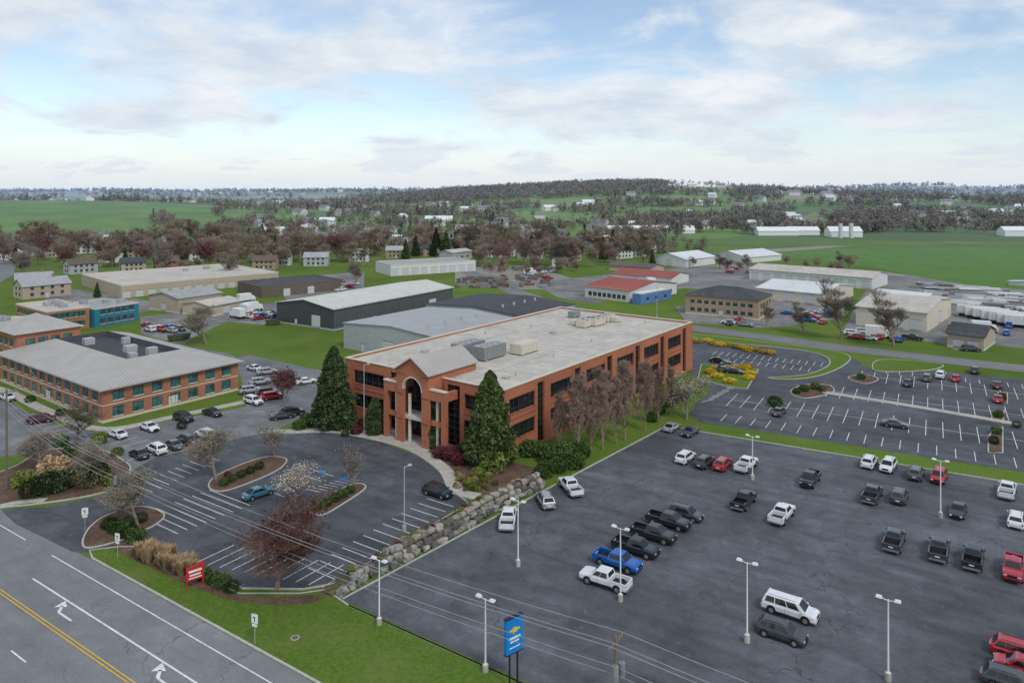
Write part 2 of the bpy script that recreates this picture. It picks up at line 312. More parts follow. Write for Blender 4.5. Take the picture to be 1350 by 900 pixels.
mb=MB(); ribbon(mb,[RF(-60,56.2)]+L((700,656),(880,561),(905,566),(1350,639))+[(118,89.2)],.18,0,.14)
ribbon(mb,L((600,650),(618,664),(520,722),(440,770),(400,777),(320,776),(255,746)),.2,0,.155)
mb.obj('lot_kerb',['kerb'])
# parking stripes
def stripes(P,Q,n,d,Ln,w=.12,mi=0,edge=False):
    for i in range(n+1):
        t=i/n; p=(P[0]+(Q[0]-P[0])*t,P[1]+(Q[1]-P[1])*t); line(p,(p[0]+d[0]*Ln,p[1]+d[1]*Ln),w,mi=mi)
    if edge: line(P,Q,w)
nt_=TV[0]*-1,TV[1]*-1
stripes(G(258,742),G(425,774),10,NV,5.3); stripes(G(445,765),G(598,668),12,nt_,5.0); stripes(G(180,640),G(268,600),9,(TV[0]*.9,TV[1]*.9),5.0)
stripes(G(205,690),G(300,655),8,TV,5.2);stripes(G(205,690),G(300,655),8,nt_,4.5); stripes(G(375,655),G(440,628),4,nt_,5)
stripes(G(405,645),G(455,630),7,(TV[0]*.6+.3,TV[1]*.6),3.0,.12,0)
for q in ((425,622),(398,640),(452,632)):
    x,y=G(*q); mk.quad((x-.6,y-.5,.06),(x+.5,y-.7,.06),(x+.6,y+.5,.06),(x-.5,y+.7,.06),mi=2)
E=Vector((G(1350,622)[0]-G(930,555)[0],G(1350,622)[1]-G(930,555)[1])).normalized(); EN=(-E.y,E.x)
def erow(u0,v0,Ln,both=True,dep=5.2):
    p=G(u0,v0); q=(p[0]+E.x*Ln,p[1]+E.y*Ln); n=int(Ln/2.75)
    stripes(p,q,n,EN,dep)
    if both: stripes(p,q,n,(-EN[0],-EN[1]),dep); line(p,q,.12)
erow(950,555,95,False); erow(965,527,100); erow(1092,515,80); erow(1135,495,90,True); erow(1170,487,80,False,-4.5)
stripes(G(945,463),G(1085,478),15,(-EN[0],-EN[1]),5); stripes(G(935,475),G(1065,490),12,EN,5)
stripes(G(930,540),G(985,508),7,(.9,.1),3.5,.12,2); stripes(G(925,530),G(970,505),7,(.8,.5),4.0,.2,0)
stripes(G(30,560),G(160,590),9,NV,5); stripes(G(325,545),G(420,500),10,(.8,.5),5)
stripes(G(190,600),G(290,572),9,(-.5,-.8),5)
mk.obj('pavement_markings',['white_mark','yellow_mark','blue_mark'])
mb=MB(); x,y=G(389,842); mb.tube((x,y,.10),(x,y,.17),.45,.45,20); mb.tube((x,y,.17),(x,y,.18),.33,.33,16,1); mb.obj('manhole_cover',['concrete','roof_brown'])
# ------------------------------------------------------------------ vehicles
def vmesh(kind):
    m=MB(); P=dict(
     sedan=dict(w=.92,zb=.22,st=[(2.4,.50,.70),(2.3,.66,.88),(1.9,.80,.97),(1.2,.90,1),(.9,.93,1),(-1.7,.97,1),(-2.25,.94,.95),(-2.4,.72,.85)],cab=(1.15,.25,-.95,-1.9,.9,1.43),r=.34,wx=1.42,hl=.62,panes=2),
     suv=dict(w=.97,zb=.28,st=[(2.42,.62,.76),(2.34,.84,.9),(2.0,.98,.97),(1.25,1.06,1),(-2.15,1.08,1),(-2.42,.9,.9)],cab=(1.45,.62,-1.75,-2.3,1.03,1.68),r=.38,wx=1.45,hl=.76,panes=3),
     bigsuv=dict(w=1.03,zb=.35,st=[(2.8,.8,.82),(2.72,1.05,.93),(2.4,1.14,.98),(1.6,1.18,1),(-2.6,1.2,1),(-2.8,1.0,.94)],cab=(1.75,1.0,-2.4,-2.7,1.16,1.90),r=.43,wx=1.72,hl=.88,panes=3),
     pickup=dict(w=1.02,zb=.42,st=[(2.95,.85,.84),(2.86,1.10,.94),(2.5,1.18,.99),(1.5,1.24,1),(-.85,1.24,1)],cab=(1.55,.85,-.62,-.84,1.2,1.88),r=.43,wx=1.82,hl=.95,panes=2))[kind]
    w=P['w'];zb=P['zb'];rings=[]
    for x,zt,k in P['st']:
        hw=w*k; rings.append([(x,-hw*.86,zb),(x,-hw,zb+.2),(x,-hw,zt-.2),(x,-hw*.94,zt-.06),(x,-hw*.78,zt),(x,hw*.78,zt),(x,hw*.94,zt-.06),(x,hw,zt-.2),(x,hw,zb+.2),(x,hw*.86,zb)])
    n=10; vs=[p for r in rings for p in r]; fs=[]
    for i in range(len(rings)-1):
        for j in range(n): fs.append((i*n+j,i*n+(j+1)%n,(i+1)*n+(j+1)%n,(i+1)*n+j))
    fs+=[tuple(range(n)),tuple(range((len(rings)-1)*n+n-1,(len(rings)-1)*n-1,-1))]
    m.add(vs,fs,0)
    xf,xfr,xrr,xr,zs,zr=P['cab']; wb=w*.93; wr=w*.74; zm=zr-.06
    a=[(xf,-wb,zs),(xf,wb,zs),(xr,wb,zs),(xr,-wb,zs)]; b=[(xfr,-wr,zm),(xfr,wr,zm),(xrr,wr,zm),(xrr,-wr,zm)]; c=[(xfr-.15,-wr*.85,zr),(xfr-.15,wr*.85,zr),(xrr+.12,wr*.85,zr),(xrr+.12,-wr*.85,zr)]
    m.add(a+b+c,[(0,1,5,4),(1,2,6,5),(2,3,7,6),(3,0,4,7),(4,5,9,8),(5,6,10,9),(6,7,11,10),(7,4,8,11),(8,9,10,11)],0)
    def pane(q,u0,u1,v0,v1,mi=1,o=.015):
        q=[Vector(t) for t in q]; nrm=(q[1]-q[0]).cross(q[3]-q[0]).normalized(); cc=sum(q,Vector())/4
        if nrm.dot(cc-Vector(((xf+xr)/2,0,(zs+zr)/2-.3)))<0: nrm=-nrm
        f=lambda u,v:(q[0]*(1-u)+q[1]*u)*(1-v)+(q[3]*(1-u)+q[2]*u)*v+nrm*o
        m.quad(f(u0,v0),f(u1,v0),f(u1,v1),f(u0,v1),mi=mi)
    pane((a[0],a[1],b[1],b[0]),.05,.95,.1,.95); pane((a[2],a[3],b[3],b[2]),.08,.92,.25 if kind!='sedan' else .1,.93)
    k=P['panes']
    for S in ((a[0],a[3],b[3],b[0]),(a[1],a[2],b[2],b[1])):
        cuts=[.1,.5,.93] if k==2 else [.1,.4,.7,.95]
        for i in range(len(cuts)-1): pane(S,cuts[i]+.012,cuts[i+1]-.012,.12,.92)
    x0=P['st'][0][0]; xe=P['st'][-1][0]
    for sx in (1,-1):
        for sy in (1,-1):
            X=sx*P['wx']; r=P['r']
            m.tube((X,sy*(w-.12),r+.06),(X,sy*(w+.004),r+.06),r+.07,r+.07,16,3)
            m.tube((X,sy*(w-.22),r),(X,sy*(w+.02),r),r,r,16,2); m.tube((X,sy*(w+.0),r),(X,sy*(w+.03),r),r*.62,r*.55,10,4)
    hl=P['hl']
    if kind=='pickup':
        xb=-2.9
        for sy in (1,-1):
            y0,y1=sorted((sy*(w-.14),sy*(w-.005))); m.box(xb,-.87,y0,y1,.5,1.24,0)
        m.box(xb,-.87,-(w-.14),w-.14,.5,.72,3); m.box(xb-.04,xb+.08,-(w-.16),w-.16,.5,1.22,0); m.box(xb-.16,xb-.03,-w*.9,w*.9,.42,.62,4); xe=xb
    for sy in (1,-1):
        y0,y1=sorted((sy*w*.5,sy*w*.8)); m.box(x0-.14,x0-.01,y0,y1,hl-.12,hl+.02,5)
        y0,y1=sorted((sy*w*.72,sy*w*.9)); m.box(xe-.02,xe+.1,y0,y1,hl,hl+.22,6)
        y0,y1=sorted((sy*w*.96,sy*(w+.16))); m.box(xf-.35,xf-.2,y0,y1,zs,zs+.16,0)
        y0,y1=sorted((sy*(w-.02),sy*(w+.01))); m.box(-P['wx']+.55,P['wx']-.55,y0,y1,zb+.1,zb+.2,3)
    m.box(x0-.1,x0+.02,-w*.45,w*.45,hl-.2,hl+.05,3); m.box(x0-.14,x0+.05,-w*.68,w*.68,zb,zb+.14,3); m.box(xe-.03,xe+.14,-w*.7,w*.7,zb+.02,zb+.16,3)
    m.box(xe-.05,xe+.1,-.26,.26,hl-.1,hl+.03,5)
    for sy in (1,-1):
        for xx in ((xf+xr)/2+.15,): 
            y0,y1=sorted((sy*(w-.01),sy*(w+.006))); m.box(xx-.012,xx+.012,y0,y1,zb+.25,zs-.15,3)
        if kind in('suv','bigsuv'):
            m.tube((xfr-.3,sy*wr*.8,zr+.03),(xrr+.3,sy*wr*.8,zr+.03),.02,.02,6,3)
    return m
VC={}
def veh(kind,col,u,v,ang,z=.8,loc=None):
    key=(kind,col)
    if key not in VC:
        mm=vmesh(kind); VC[key]=mm.mesh(kind+'_body',['paint_'+col,'cglass','tyre','black_trim','rim','hl','tl'])
    x,y=loc if loc else G(u,v,z)
    nm={'sedan':'parked_car','suv':'suv','bigsuv':'suv','pickup':'pickup_truck'}[kind]
    return link(nm,VC[key],loc=(x,y,.03),rz=math.radians(ang+R.uniform(-2.5,2.5)))
a_,b_=-34,54
for k,c,u,v,g in [('suv','white',904,601,b_),('suv','dkgrey',929,607,b_),('suv','red',953,610,b_),('pickup','white',984,611,b_),('pickup','black',1068,630,b_+180),('pickup','black',981,658,b_),('pickup','white',1031,676,b_),
 ('suv','white',1146,607,b_),('suv','white',1171,612,b_+180),('suv','grey',1208,622,b_),('suv','red',1238,626,b_+180),('pickup','white',1328,645,b_),('pickup','dkgrey',1150,650,b_),('suv','dkgrey',1186,652,b_),('sedan','dkgrey',1263,670,b_+180),
 ('suv','white',1340,683,b_),('pickup','dkgrey',1179,710,b_),('pickup','dkgrey',1238,722,b_),('pickup','black',1283,733,b_),('pickup','red',1336,747,b_+180),('pickup','white',752,640,b_+50),('suv','silver',719,657,b_+50),('pickup','white',670,682,b_+30),
 ('sedan','silver',886,561,b_),('sedan','dkgrey',910,567,b_+180),('bigsuv','white',1042,801,a_),('suv','dkgrey',1030,830,a_),('pickup','white',798,762,a_+180),('pickup','blue',814,738,a_),('pickup','black',838,720,a_),('pickup','black',861,702,a_),
 ('pickup','black',881,685,a_),('suv','dkgrey',903,675,a_),('suv','red',1345,858,a_),('suv','red',1350,878,a_+180),('suv','dkgrey',1335,897,a_),('sedan','teal',341,647,46),('suv','black',577,646,a_),
 ('sedan','black',183,596,140),('suv','white',206,590,140),('sedan','grey',228,584,140),('suv','black',246,578,140),('suv','white',271,571,140),('sedan','white',154,570,145),('sedan','white',197,561,-35),('suv','maroon',54,551,20),('sedan','white',10,522,-35),
 ('suv','black',242,549,-35),('sedan','black',280,542,-35),('suv','white',334,527,-35),('sedan','white',336,484,-35),('suv','silver',330,513,30),('suv','maroon',352,516,30),('suv','red',359,521,30),('sedan','dkgrey',372,546,30),('suv','black',386,542,30),('sedan','white',404,501,30),
 ('suv','silver',352,489,30),('suv','grey',378,496,30),('sedan','grey',392,500,30),('suv','silver',343,502,30),('sedan','dkgrey',1027,541,b_),('sedan','grey',1180,557,-29),('suv','white',1240,493,b_),('sedan','dkgrey',1197,503,b_),('sedan','red',1260,497,b_),('suv','dkgrey',1285,487,b_),
 ('sedan','maroon',1315,506,b_),('sedan','red',1316,524,b_),('suv','grey',1222,497,b_),('sedan','black',948,474,-30),('sedan','grey',962,480,-30),('sedan','black',968,488,-30),('sedan','grey',955,486,-30),('suv','white',1123,438,-20),('suv','dkgrey',1280,459,-10),('suv','white',1138,436,-20)]:
    veh(k,c,u,v,g)
for i in range(70):   # cars in the distant yards
    u,v=R.choice([(R.uniform(650,740),R.uniform(356,366)),(R.uniform(905,1000),R.uniform(422,428)),(R.uniform(1020,1110),R.uniform(408,424)),(R.uniform(1100,1210),R.uniform(440,447)),(R.uniform(385,470),R.uniform(368,382)),(R.uniform(325,370),R.uniform(408,420)),(R.uniform(950,1030),R.uniform(352,362)),(R.uniform(190,240),R.uniform(424,436)),(R.uniform(1260,1350),R.uniform(405,440))])
    veh(R.choice(['suv','sedan','pickup']),R.choice(['white','white','silver','black','grey','red','blue']),u,v,R.choice([-34,55,146]))
# box truck & trailer
def truck_mesh():
    m=MB(); m.box(-4,1.2,-1.2,1.2,.9,3.5,0); m.box(-4,3.2,-.5,.5,.6,.9,2); m.box(1.35,3.1,-1.05,1.05,.5,1.5,0)
    m.add([(1.35,-1.05,1.5),(3.0,-1.05,1.5),(2.5,-.95,2.4),(1.35,-.95,2.4),(1.35,1.05,1.5),(3.0,1.05,1.5),(2.5,.95,2.4),(1.35,.95,2.4)],[(0,1,2,3),(7,6,5,4),(3,2,6,7)],0)
    m.quad((3.01,-.9,1.55),(3.01,.9,1.55),(2.56,.85,2.3),(2.56,-.85,2.3),mi=1)
    for x in (-3,2.3):
        for s in (-1,1): m.tube((x,s*.8,.45),(x,s*1.12,.45),.45,.45,12,2)
    m.box(3.1,3.2,-.9,.9,.5,.8,2); return m.mesh('box_truck',['lamp_white','cglass','tyre'])
TM=truck_mesh()
for u,v,g in ((312,419,140),(322,413,140),(335,410,50),(326,398,50),(862,375,20),(1300,438,-20),(700,362,0),(1160,445,-30)):
    link('box_truck',TM,loc=(*G(u,v),.03),rz=math.radians(g))
def trailer_mesh():
    m=MB(); m.box(-6.5,6.5,-1.25,1.25,1.1,3.9,0); m.box(-6.5,6.5,-.5,.5,.85,1.1,1)
    for x in (-5.4,-4.3):
        for s in (-1,1): m.tube((x,s*.8,.5),(x,s*1.2,.5),.5,.5,12,1)
    for s in (-1,1): m.box(4,4.15,s*.6-.06,s*.6+.06,0,1.1,1)
    for i in range(13): m.box(-6.4+i,-6.34+i,-1.27,1.27,1.1,3.9,2)
    return m.mesh('semi_trailer',['wall_white','black_trim','galv'])
TR=trailer_mesh()
for i in range(7): link('semi_trailer',TR,loc=(*G(1290+i*11,418+i*2.5),.03),rz=math.radians(-30+R.uniform(-6,6)))
m=MB()   # yard of long steel / pipe stock lying on racks
for i in range(150):
    u=R.uniform(1215,1400); v=376+(u-1215)*.10+R.choice([0,4,9,14,19])+R.uniform(-1,1)
    x,y=G(u,v); l=R.uniform(6,14); z0=R.choice([.3,.3,.9]); m.obox(x,y,z0,z0+R.uniform(.4,1.3),l,R.uniform(.8,2.2),math.radians(-24+R.uniform(-4,4)),R.choice([0,0,1,1,2,3]))
    for s in (-.3,.3): m.obox(x+s*l*.9,y-s*l*.4,0,.3,.3,2.0,math.radians(-24),2)
m.obj('stacked_pipe_stock',['wall_white','galv','roof_brown','metal_grey'])
# ------------------------------------------------------------------ buildings
class Bld:
    def __init__(s,name,o,ang,Lx,Ly,h,z=0): s.name=name;s.o=o;s.ang=ang;s.L=Lx;s.D=Ly;s.h=h;s.z=z;s.p={}
    def part(s,n,mats):
        if n not in s.p: s.p[n]=(MB(),mats)
        return s.p[n][0]
    def fp(s,face,a,z,o):
        return {'y0':(a,-o,z),'y1':(a,s.D+o,z),'x0':(-o,a,z),'x1':(s.L+o,a,z)}[face]
    def fbox(s,mb,face,a0,a1,z0,z1,o0,o1,mi=0):
        p=s.fp(face,a0,z0,o0);q=s.fp(face,a1,z1,o1)
        mb.box(min(p[0],q[0]),max(p[0],q[0]),min(p[1],q[1]),max(p[1],q[1]),z0,z1,mi)
    def window(s,face,a0,a1,z0,z1,gm='glassb',fm='frame',sill=True,mull=1):
        g=s.part('windows',[gm,fm,'cream']); s.fbox(g,face,a0,a1,z0,z1,-.1,.03,0)
        t=.08
        for q in ((a0-t,a0,z0-t,z1+t),(a1,a1+t,z0-t,z1+t),(a0,a1,z1,z1+t)): s.fbox(g,face,*q,-.05,.08,1)
        s.fbox(g,face,a0-.1,a1+.1,z0-t-.12,z0,-.05,.14,2)
        for i in range(1,mull+1):
            a=a0+(a1-a0)*i/(mull+1); s.fbox(g,face,a-.04,a+.04,z0,z1,0,.06,1)
    def winrow(s,face,n,z0,z1,w,m0=1.5,m1=1.5,gm='glassb',fm='frame'):
        T=s.L if face[0]=='y' else s.D
        for i in range(n):
            c=m0+(T-m0-m1)*(i+.5)/n; s.window(face,c-w/2,c+w/2,z0,z1,gm,fm)
    def door(s,face,a,w=1.0,h=2.1,m='door_white'):
        g=s.part('door',[m,'frame']); s.fbox(g,face,a-w/2,a+w/2,0,h,-.05,.04,0); s.fbox(g,face,a-w/2-.1,a+w/2+.1,h,h+.12,-.05,.07,1)
        if w>2:
            for i in range(1,5): s.fbox(g,face,a-w/2,a+w/2,h*i/5-.02,h*i/5+.02,0,.06,1)
    def done(s):
        e=bpy.data.objects.new(s.name,None); bpy.context.scene.collection.objects.link(e); e.location=(s.o[0],s.o[1],s.z); e.rotation_euler=(0,0,s.ang); e.empty_display_size=2
        for n,(mb,mats) in s.p.items():
            if mb.f: mb.obj(n,mats,e)
        return e
def rect(P0,P1,P2):
    a=Vector(P1)-Vector(P0); ang=math.atan2(a.y,a.x); n=Vector((-math.sin(ang),math.cos(ang))); return ang,a.length,max(4,(Vector(P2)-Vector(P0)).dot(n))
def generic(name,p0,p1,p2,vt,roof='flat',wall='wall_tan',rm='roof_grey',rise=2.0,rows=None,doors=None,trim='cream',gm='glassb',units=0):
    P0=G(*p0);ang,Lx,Ly=rect(P0,G(*p1),G(*p2)); h=H*(p0[1]-vt)/(p0[1]-HZ)
    b=Bld(name,P0,ang,Lx,Ly,h); W=b.part('walls',[wall]); W.box(0,Lx,0,Ly,-.3,h)
    rp=b.part('roof',[rm,trim,'roof_grey']); o=.5;t=.18
    if roof=='flat':
        rp.box(.3,Lx-.3,.3,Ly-.3,h+.01,h+.06)
        for q in ((-.06,Lx+.06,-.06,.3),(-.06,Lx+.06,Ly-.3,Ly+.06),(-.06,.3,.3,Ly-.3),(Lx-.3,Lx+.06,.3,Ly-.3)): rp.box(*q,h-.1,h+.35,1)
        for i in range(units): 
            x=Lx*(.2+.6*R.random());y=Ly*(.2+.6*R.random()); rp.box(x,x+2.2,y,y+1.6,h+.05,h+1.3,2)
    elif roof=='gx':
        rp.slab([(-o,-o,h-.1),(Lx+o,-o,h-.1),(Lx+o,Ly/2,h+rise),(-o,Ly/2,h+rise)],t); rp.slab([(-o,Ly/2+.001,h+rise),(Lx+o,Ly/2+.001,h+rise),(Lx+o,Ly+o,h-.1),(-o,Ly+o,h-.1)],t)
        W.add([(0,0,h),(0,Ly,h),(0,Ly/2,h+rise-.2),(Lx,0,h),(Lx,Ly,h),(Lx,Ly/2,h+rise-.2)],[(0,1,2),(3,5,4)])
    elif roof=='gy':
        rp.slab([(-o,-o,h-.1),(Lx/2,-o,h+rise),(Lx/2,Ly+o,h+rise),(-o,Ly+o,h-.1)],t); rp.slab([(Lx/2+.001,-o,h+rise),(Lx+o,-o,h-.1),(Lx+o,Ly+o,h-.1),(Lx/2+.001,Ly+o,h+rise)],t)
        W.add([(0,0,h),(Lx,0,h),(Lx/2,0,h+rise-.2),(0,Ly,h),(Lx,Ly,h),(Lx/2,Ly,h+rise-.2)],[(0,1,2),(3,5,4)])
    else:
        k=min(Lx,Ly)/2; A_=[(-o,-o,h),(Lx+o,-o,h),(Lx+o,Ly+o,h),(-o,Ly+o,h)]
        r0,r1=((k,Ly/2,h+rise),(Lx-k,Ly/2,h+rise)) if Lx>Ly else ((Lx/2,k,h+rise),(Lx/2,Ly-k,h+rise))
        if Lx>Ly: rp.add(A_+[r0,r1],[(0,1,5,4),(1,2,5),(2,3,4,5),(3,0,4),(3,2,1,0)])
        else: rp.add(A_+[r0,r1],[(0,1,4),(1,2,5,4),(2,3,5),(3,0,4,5),(3,2,1,0)])
    for (f,n,z0,z1,w) in rows or []: b.winrow(f,n,z0,z1,w,gm=gm)
    for (f,a,w,hh) in doors or []: b.door(f,a*(Lx if f[0]=='y' else Ly),w,hh)
    if roof!='flat': 
        for f,T in (('y0',Lx),('x0',Ly)): b.fbox(b.part('trim',[trim]),f,-.05,T+.05,0,.5,.0,.04)
    return b.done()
# --- main office building
def office():
    h=11.7; LX=78.0; LY=39.3; b=Bld('brick_office_building',(-1.5,120.6),math.atan2(.8,.6),LX,LY,h)
    core=b.part('glazing',['glass','frame']); core.box(.35,LX-.35,.35,LY-.35,-.3,11.2)
    w=b.part('walls',['brick','brick_dark','cream'])
    def bk(f,a0,a1,z0,z1,o0=-.36,o1=0,mi=0): b.fbox(w,f,a0,a1,z0,z1,o0,o1,mi)
    def bay(f,a0,a1):
        bk(f,a0,a1,-.3,2.7); bk(f,a0,a1,5.3,7.2); bk(f,a0,a1,9.8,h)
        for z in (2.55,5.3,7.05,9.8): bk(f,a0,a1,z+.0,z+.15,0,.04,1)
        bk(f,a0,a1,6.15,6.35,0,.05,1)
        n=max(2,int((a1-a0)/1.4))
        for z0,z1 in ((2.7,5.3),(7.2,9.8)):
            for i in range(n+1):
                a=a0+(a1-a0)*i/n; b.fbox(core,f,a-.05,a+.05,z0,z1,-.35,-.22,1)
            b.fbox(core,f,a0,a1,z0+.75,z0+.83,-.35,-.24,1)
    def strip(f,a0,a1):
        bk(f,a0,a1,10.9,h); bk(f,a0,a1,-.3,.3)
        for i in range(1,10): b.fbox(core,f,a0,a1,i*1.1-.04,i*1.1+.04,-.35,-.22,1)
        m=(a0+a1)/2; b.fbox(core,f,m-.04,m+.04,.3,10.9,-.35,-.2,1)
    def pier(f,a0,a1,o=.06): bk(f,a0,a1,-.3,h,-.36,o)
    for f in ('y0','y1'):
        for i in range(6):
            s=12.4*i+.36 if i==0 else 12.4*i
            pier(f,s if i else .0,12.4*i+1.7); bay(f,12.4*i+1.7,12.4*i+9.2); pier(f,12.4*i+9.2,12.4*i+10.0); strip(f,12.4*i+10,12.4*i+12.1); pier(f,12.4*i+12.1,12.4*i+12.4)
        pier(f,74.4,78)
    pier('x1',.37,3); 
    for i in range(3): bay('x1',3+i*11.3,12+i*11.3); pier('x1',12+i*11.3,14.3+i*11.3 if i<2 else LY-.37)
    pier('x0',.37,1.6); bay('x0',1.6,8.4); pier('x0',8.4,9.4); strip('x0',9.4,12.4); pier('x0',12.4,13.2); strip('x0',13.2,22.2); pier('x0',22.2,23); strip('x0',23,26.6); pier('x0',26.6,28.4); bay('x0',28.4,36.8); pier('x0',36.8,LY-.37)
    r=b.part('roof',['roof_beige','cream','metal_grey','roof_grey','seam0'])
    r.box(.36,LX-.36,.36,LY-.36,11.2,11.35,0)
    for q in ((-.15,LX+.15,-.15,.45),(-.15,LX+.15,LY-.45,LY+.15),(-.15,.45,.45,LY-.45),(LX-.45,LX+.15,.45,LY-.45)): r.box(*q,h,h+.16,1)
    for i in range(1,7): r.box(i*11,i*11+.12,.5,LY-.5,11.35,11.365,3)
    for i in range(1,4): r.box(.5,LX-.5,i*9.8,i*9.8+.12,11.37,11.38,3)
    # portico
    c=17.4;hw=3.9;o=3.6;ez=13.1;pz=15.4
    po=b.part('portico',['brick','cream','seam1','brick_dark','seam0'])
    ow=2.25; sp=9.6
    b.fbox(po,'x0',c-hw,c-ow,-.2,ez-.01,o-.6,o); b.fbox(po,'x0',c+ow,c+hw,-.2,ez-.01,o-.6,o)
    for z in (4.2,8.6,12.2):
        b.fbox(po,'x0',c-hw-.04,c-ow,z,z+.25,o,o+.05,3); b.fbox(po,'x0',c+ow,c+hw+.04,z,z+.25,o,o+.05,3)
    N=12; arc=[(c+ow*math.cos(math.pi*i/N),sp+ow*math.sin(math.pi*i/N)) for i in range(N+1)]
    for oo in (o,o-.6):
        for i in range(N):
            (a0,z0),(a1,z1)=arc[i],arc[i+1]; po.quad((-oo,a0,z0),(-oo,a1,z1),(-oo,a1,ez),(-oo,a0,ez))
        po.quad((-oo,c-hw,ez),(-oo,c+hw,ez),(-oo,c,pz))
    for i in range(N):
        (a0,z0),(a1,z1)=arc[i],arc[i+1]; po.quad((-o,a0,z0),(-o,a1,z1),(-o+.6,a1,z1),(-o+.6,a0,z0),mi=1)
        k=1.12; po.quad((-o-.06,a0,z0),(-o-.06,a1,z1),(-o-.06,c+(a1-c)*k,sp+(z1-sp)*k),(-o-.06,c+(a0-c)*k,sp+(z0-sp)*k),mi=1)
    for s in (-1,1):
        y0,y1=sorted((c+s*hw,c+s*(hw-.5))); po.box(-o+.61,9,y0,y1,9.2,ez-.02,0)
    rb=9.5
    for s in (-1,1): po.slab([(-o-.5,c+s*(hw+.45),ez-.15),(rb,c+s*(hw+.45),ez-.15),(rb,c+s*.001,pz+.2),(-o-.5,c+s*.001,pz+.2)],.2,4)
    po.quad((rb-.3,c-hw,11.3),(rb-.3,c+hw,11.3),(rb-.3,c+hw,ez),(rb-.3,c,pz),(rb-.3,c-hw,ez))
    for s in (-1,1):
        a0=c+s*hw; a1=c+s*(hw+3.6); lo,hi=sorted((a0,a1)); b.fbox(po,'x0',lo,hi,8.6,10.3,o-1.0,o-.3,0); b.fbox(po,'x0',lo-.05,hi+.05,10.3,10.5,o-1.1,o-.2,1)
        b.fbox(po,'x0',hi-.9 if s>0 else lo,hi if s>0 else lo+.9,-.2,8.6,o-1.1,o-.25,0)
        y=hi-.7 if s>0 else lo; b.fbox(po,'x0',y,y+.7,8.7,10.2,0,o-1.0,0)
        b.fbox(po,'x0',lo,hi,4.2,5.0,o-1.0,o-.5,0)
        for aa in (c+s*1.75,c+s*5.0): po.tube((-o+1.2,aa,-.2),(-o+1.2,aa,8.6),.32,.32,14,1)
    po.box(-o+.6,0,c-ow-1,c+ow+1,4.3,4.9,1)
    def lc(u,v,z=11.4):
        x,y=G(u,v,z); x+=1.5;y-=120.6; return .6*x+.8*y,-.8*x+.6*y
    def unit(u,v,lx,ly,hh,mi,fans=0,name='hvac'):
        x,y=lc(u,v); r.box(x-lx/2,x+lx/2,y-ly/2,y+ly/2,11.6,11.4+hh,mi)
        for s in (-.4,.4): r.box(x+s*lx-.15,x+s*lx+.15,y-ly/2-.1,y+ly/2+.1,11.3,11.6,3)
        for i in range(fans):
            xx=x-lx/2+lx*(i+.5)/fans
            for yy in (y-ly/4,y+ly/4): r.tube((xx,yy,11.4+hh),(xx,yy,11.55+hh),lx/fans*.38,lx/fans*.36,14,3)
        for i in range(int(lx)): r.box(x-lx/2+i+.3,x-lx/2+i+.36,y-ly/2-.03,y+ly/2+.03,11.8,11.2+hh,3)
    unit(617,467,7,3.2,2.6,2,4); unit(645,471,7,3.2,2.6,2,4); unit(692,464,6.5,3,2.2,1); unit(757,428,2,2,1.3,1); unit(772,430,5,2.5,1.9,1,2); unit(786,428,5,2.5,1.9,1,2); unit(800,423,4,2.5,1.7,1,2); unit(812,424,2,2,1.2,1); unit(757,418,3,2,1.6,2)
    for u,v in ((560,470),(700,430),(850,425),(730,470),(780,450),(640,440),(680,495),(600,500)):
        x,y=lc(u,v); r.tube((x,y,11.35),(x,y,12),.12,.12,8,3)
    for u,v in ((668,500),(560,465),(730,440)):
        x,y=lc(u,v); r.box(x,x+1.2,y,y+1.2,11.35,11.75,4)
    b.done()
office()
def medical():
    LX,LY,h=29.0,52.0,6.6; o=(-78.9,140.3); b=Bld('brick_medical_building',o,math.atan2(.8,.6),LX,LY,h)
    w=b.part('walls',['brick2','cream']); w.box(0,LX,0,LY,-.3,h)
    for f,T in (('y0',LX),('x0',LY)): b.fbox(w,f,0,T,3.2,3.4,0,.05,1); b.fbox(w,f,0,T,-.2,.5,0,.05,1)
    d=8.6;e=.9;rz=h+3.0; O=[(-e,-e,h),(LX+e,-e,h),(LX+e,LY+e,h),(-e,LY+e,h)]; I=[(d,d,rz),(LX-d,d,rz),(LX-d,LY-d,rz),(d,LY-d,rz)]; K=[(d+.4,d+.4,rz-1.3),(LX-d-.4,d+.4,rz-1.3),(LX-d-.4,LY-d-.4,rz-1.3),(d+.4,LY-d-.4,rz-1.3)]
    r=b.part('roof',['seam0','seam1','roof_dark','galv'])
    for i in range(4):
        j=(i+1)%4; r.quad(O[i],O[j],I[j],I[i],mi=0 if i%2==0 else 1); r.quad(I[i],I[j],K[j],K[i],mi=2)
    r.quad(*K,mi=2); r.quad(*[(p[0],p[1],p[2]-.02) for p in O[::-1]],mi=3)
    for (x0,x1,y0,y1) in ((-e,LX+e,-e-.12,-e),(-e-.12,-e,-e,LY+e)): r.box(x0,x1,y0,y1,h-.2,h+.1,3)
    for x,y,s in ((11,12,1.6),(14,20,2.4),(18,30,1.6),(12,36,2.2),(16,14,2)): r.box(x,x+s,y,y+s*.8,rz-1.3,rz+.2,3)
    for f,n in (('y0',7),('x0',12)):
        b.winrow(f,n,.9,2.7,1.9,1,1,'glasst'); b.winrow(f,n,4.0,5.7,1.9,1,1,'glasst')
    b.door('y0',14,1.9,2.3); b.door('x0',25,1.9,2.3); b.done()
medical()
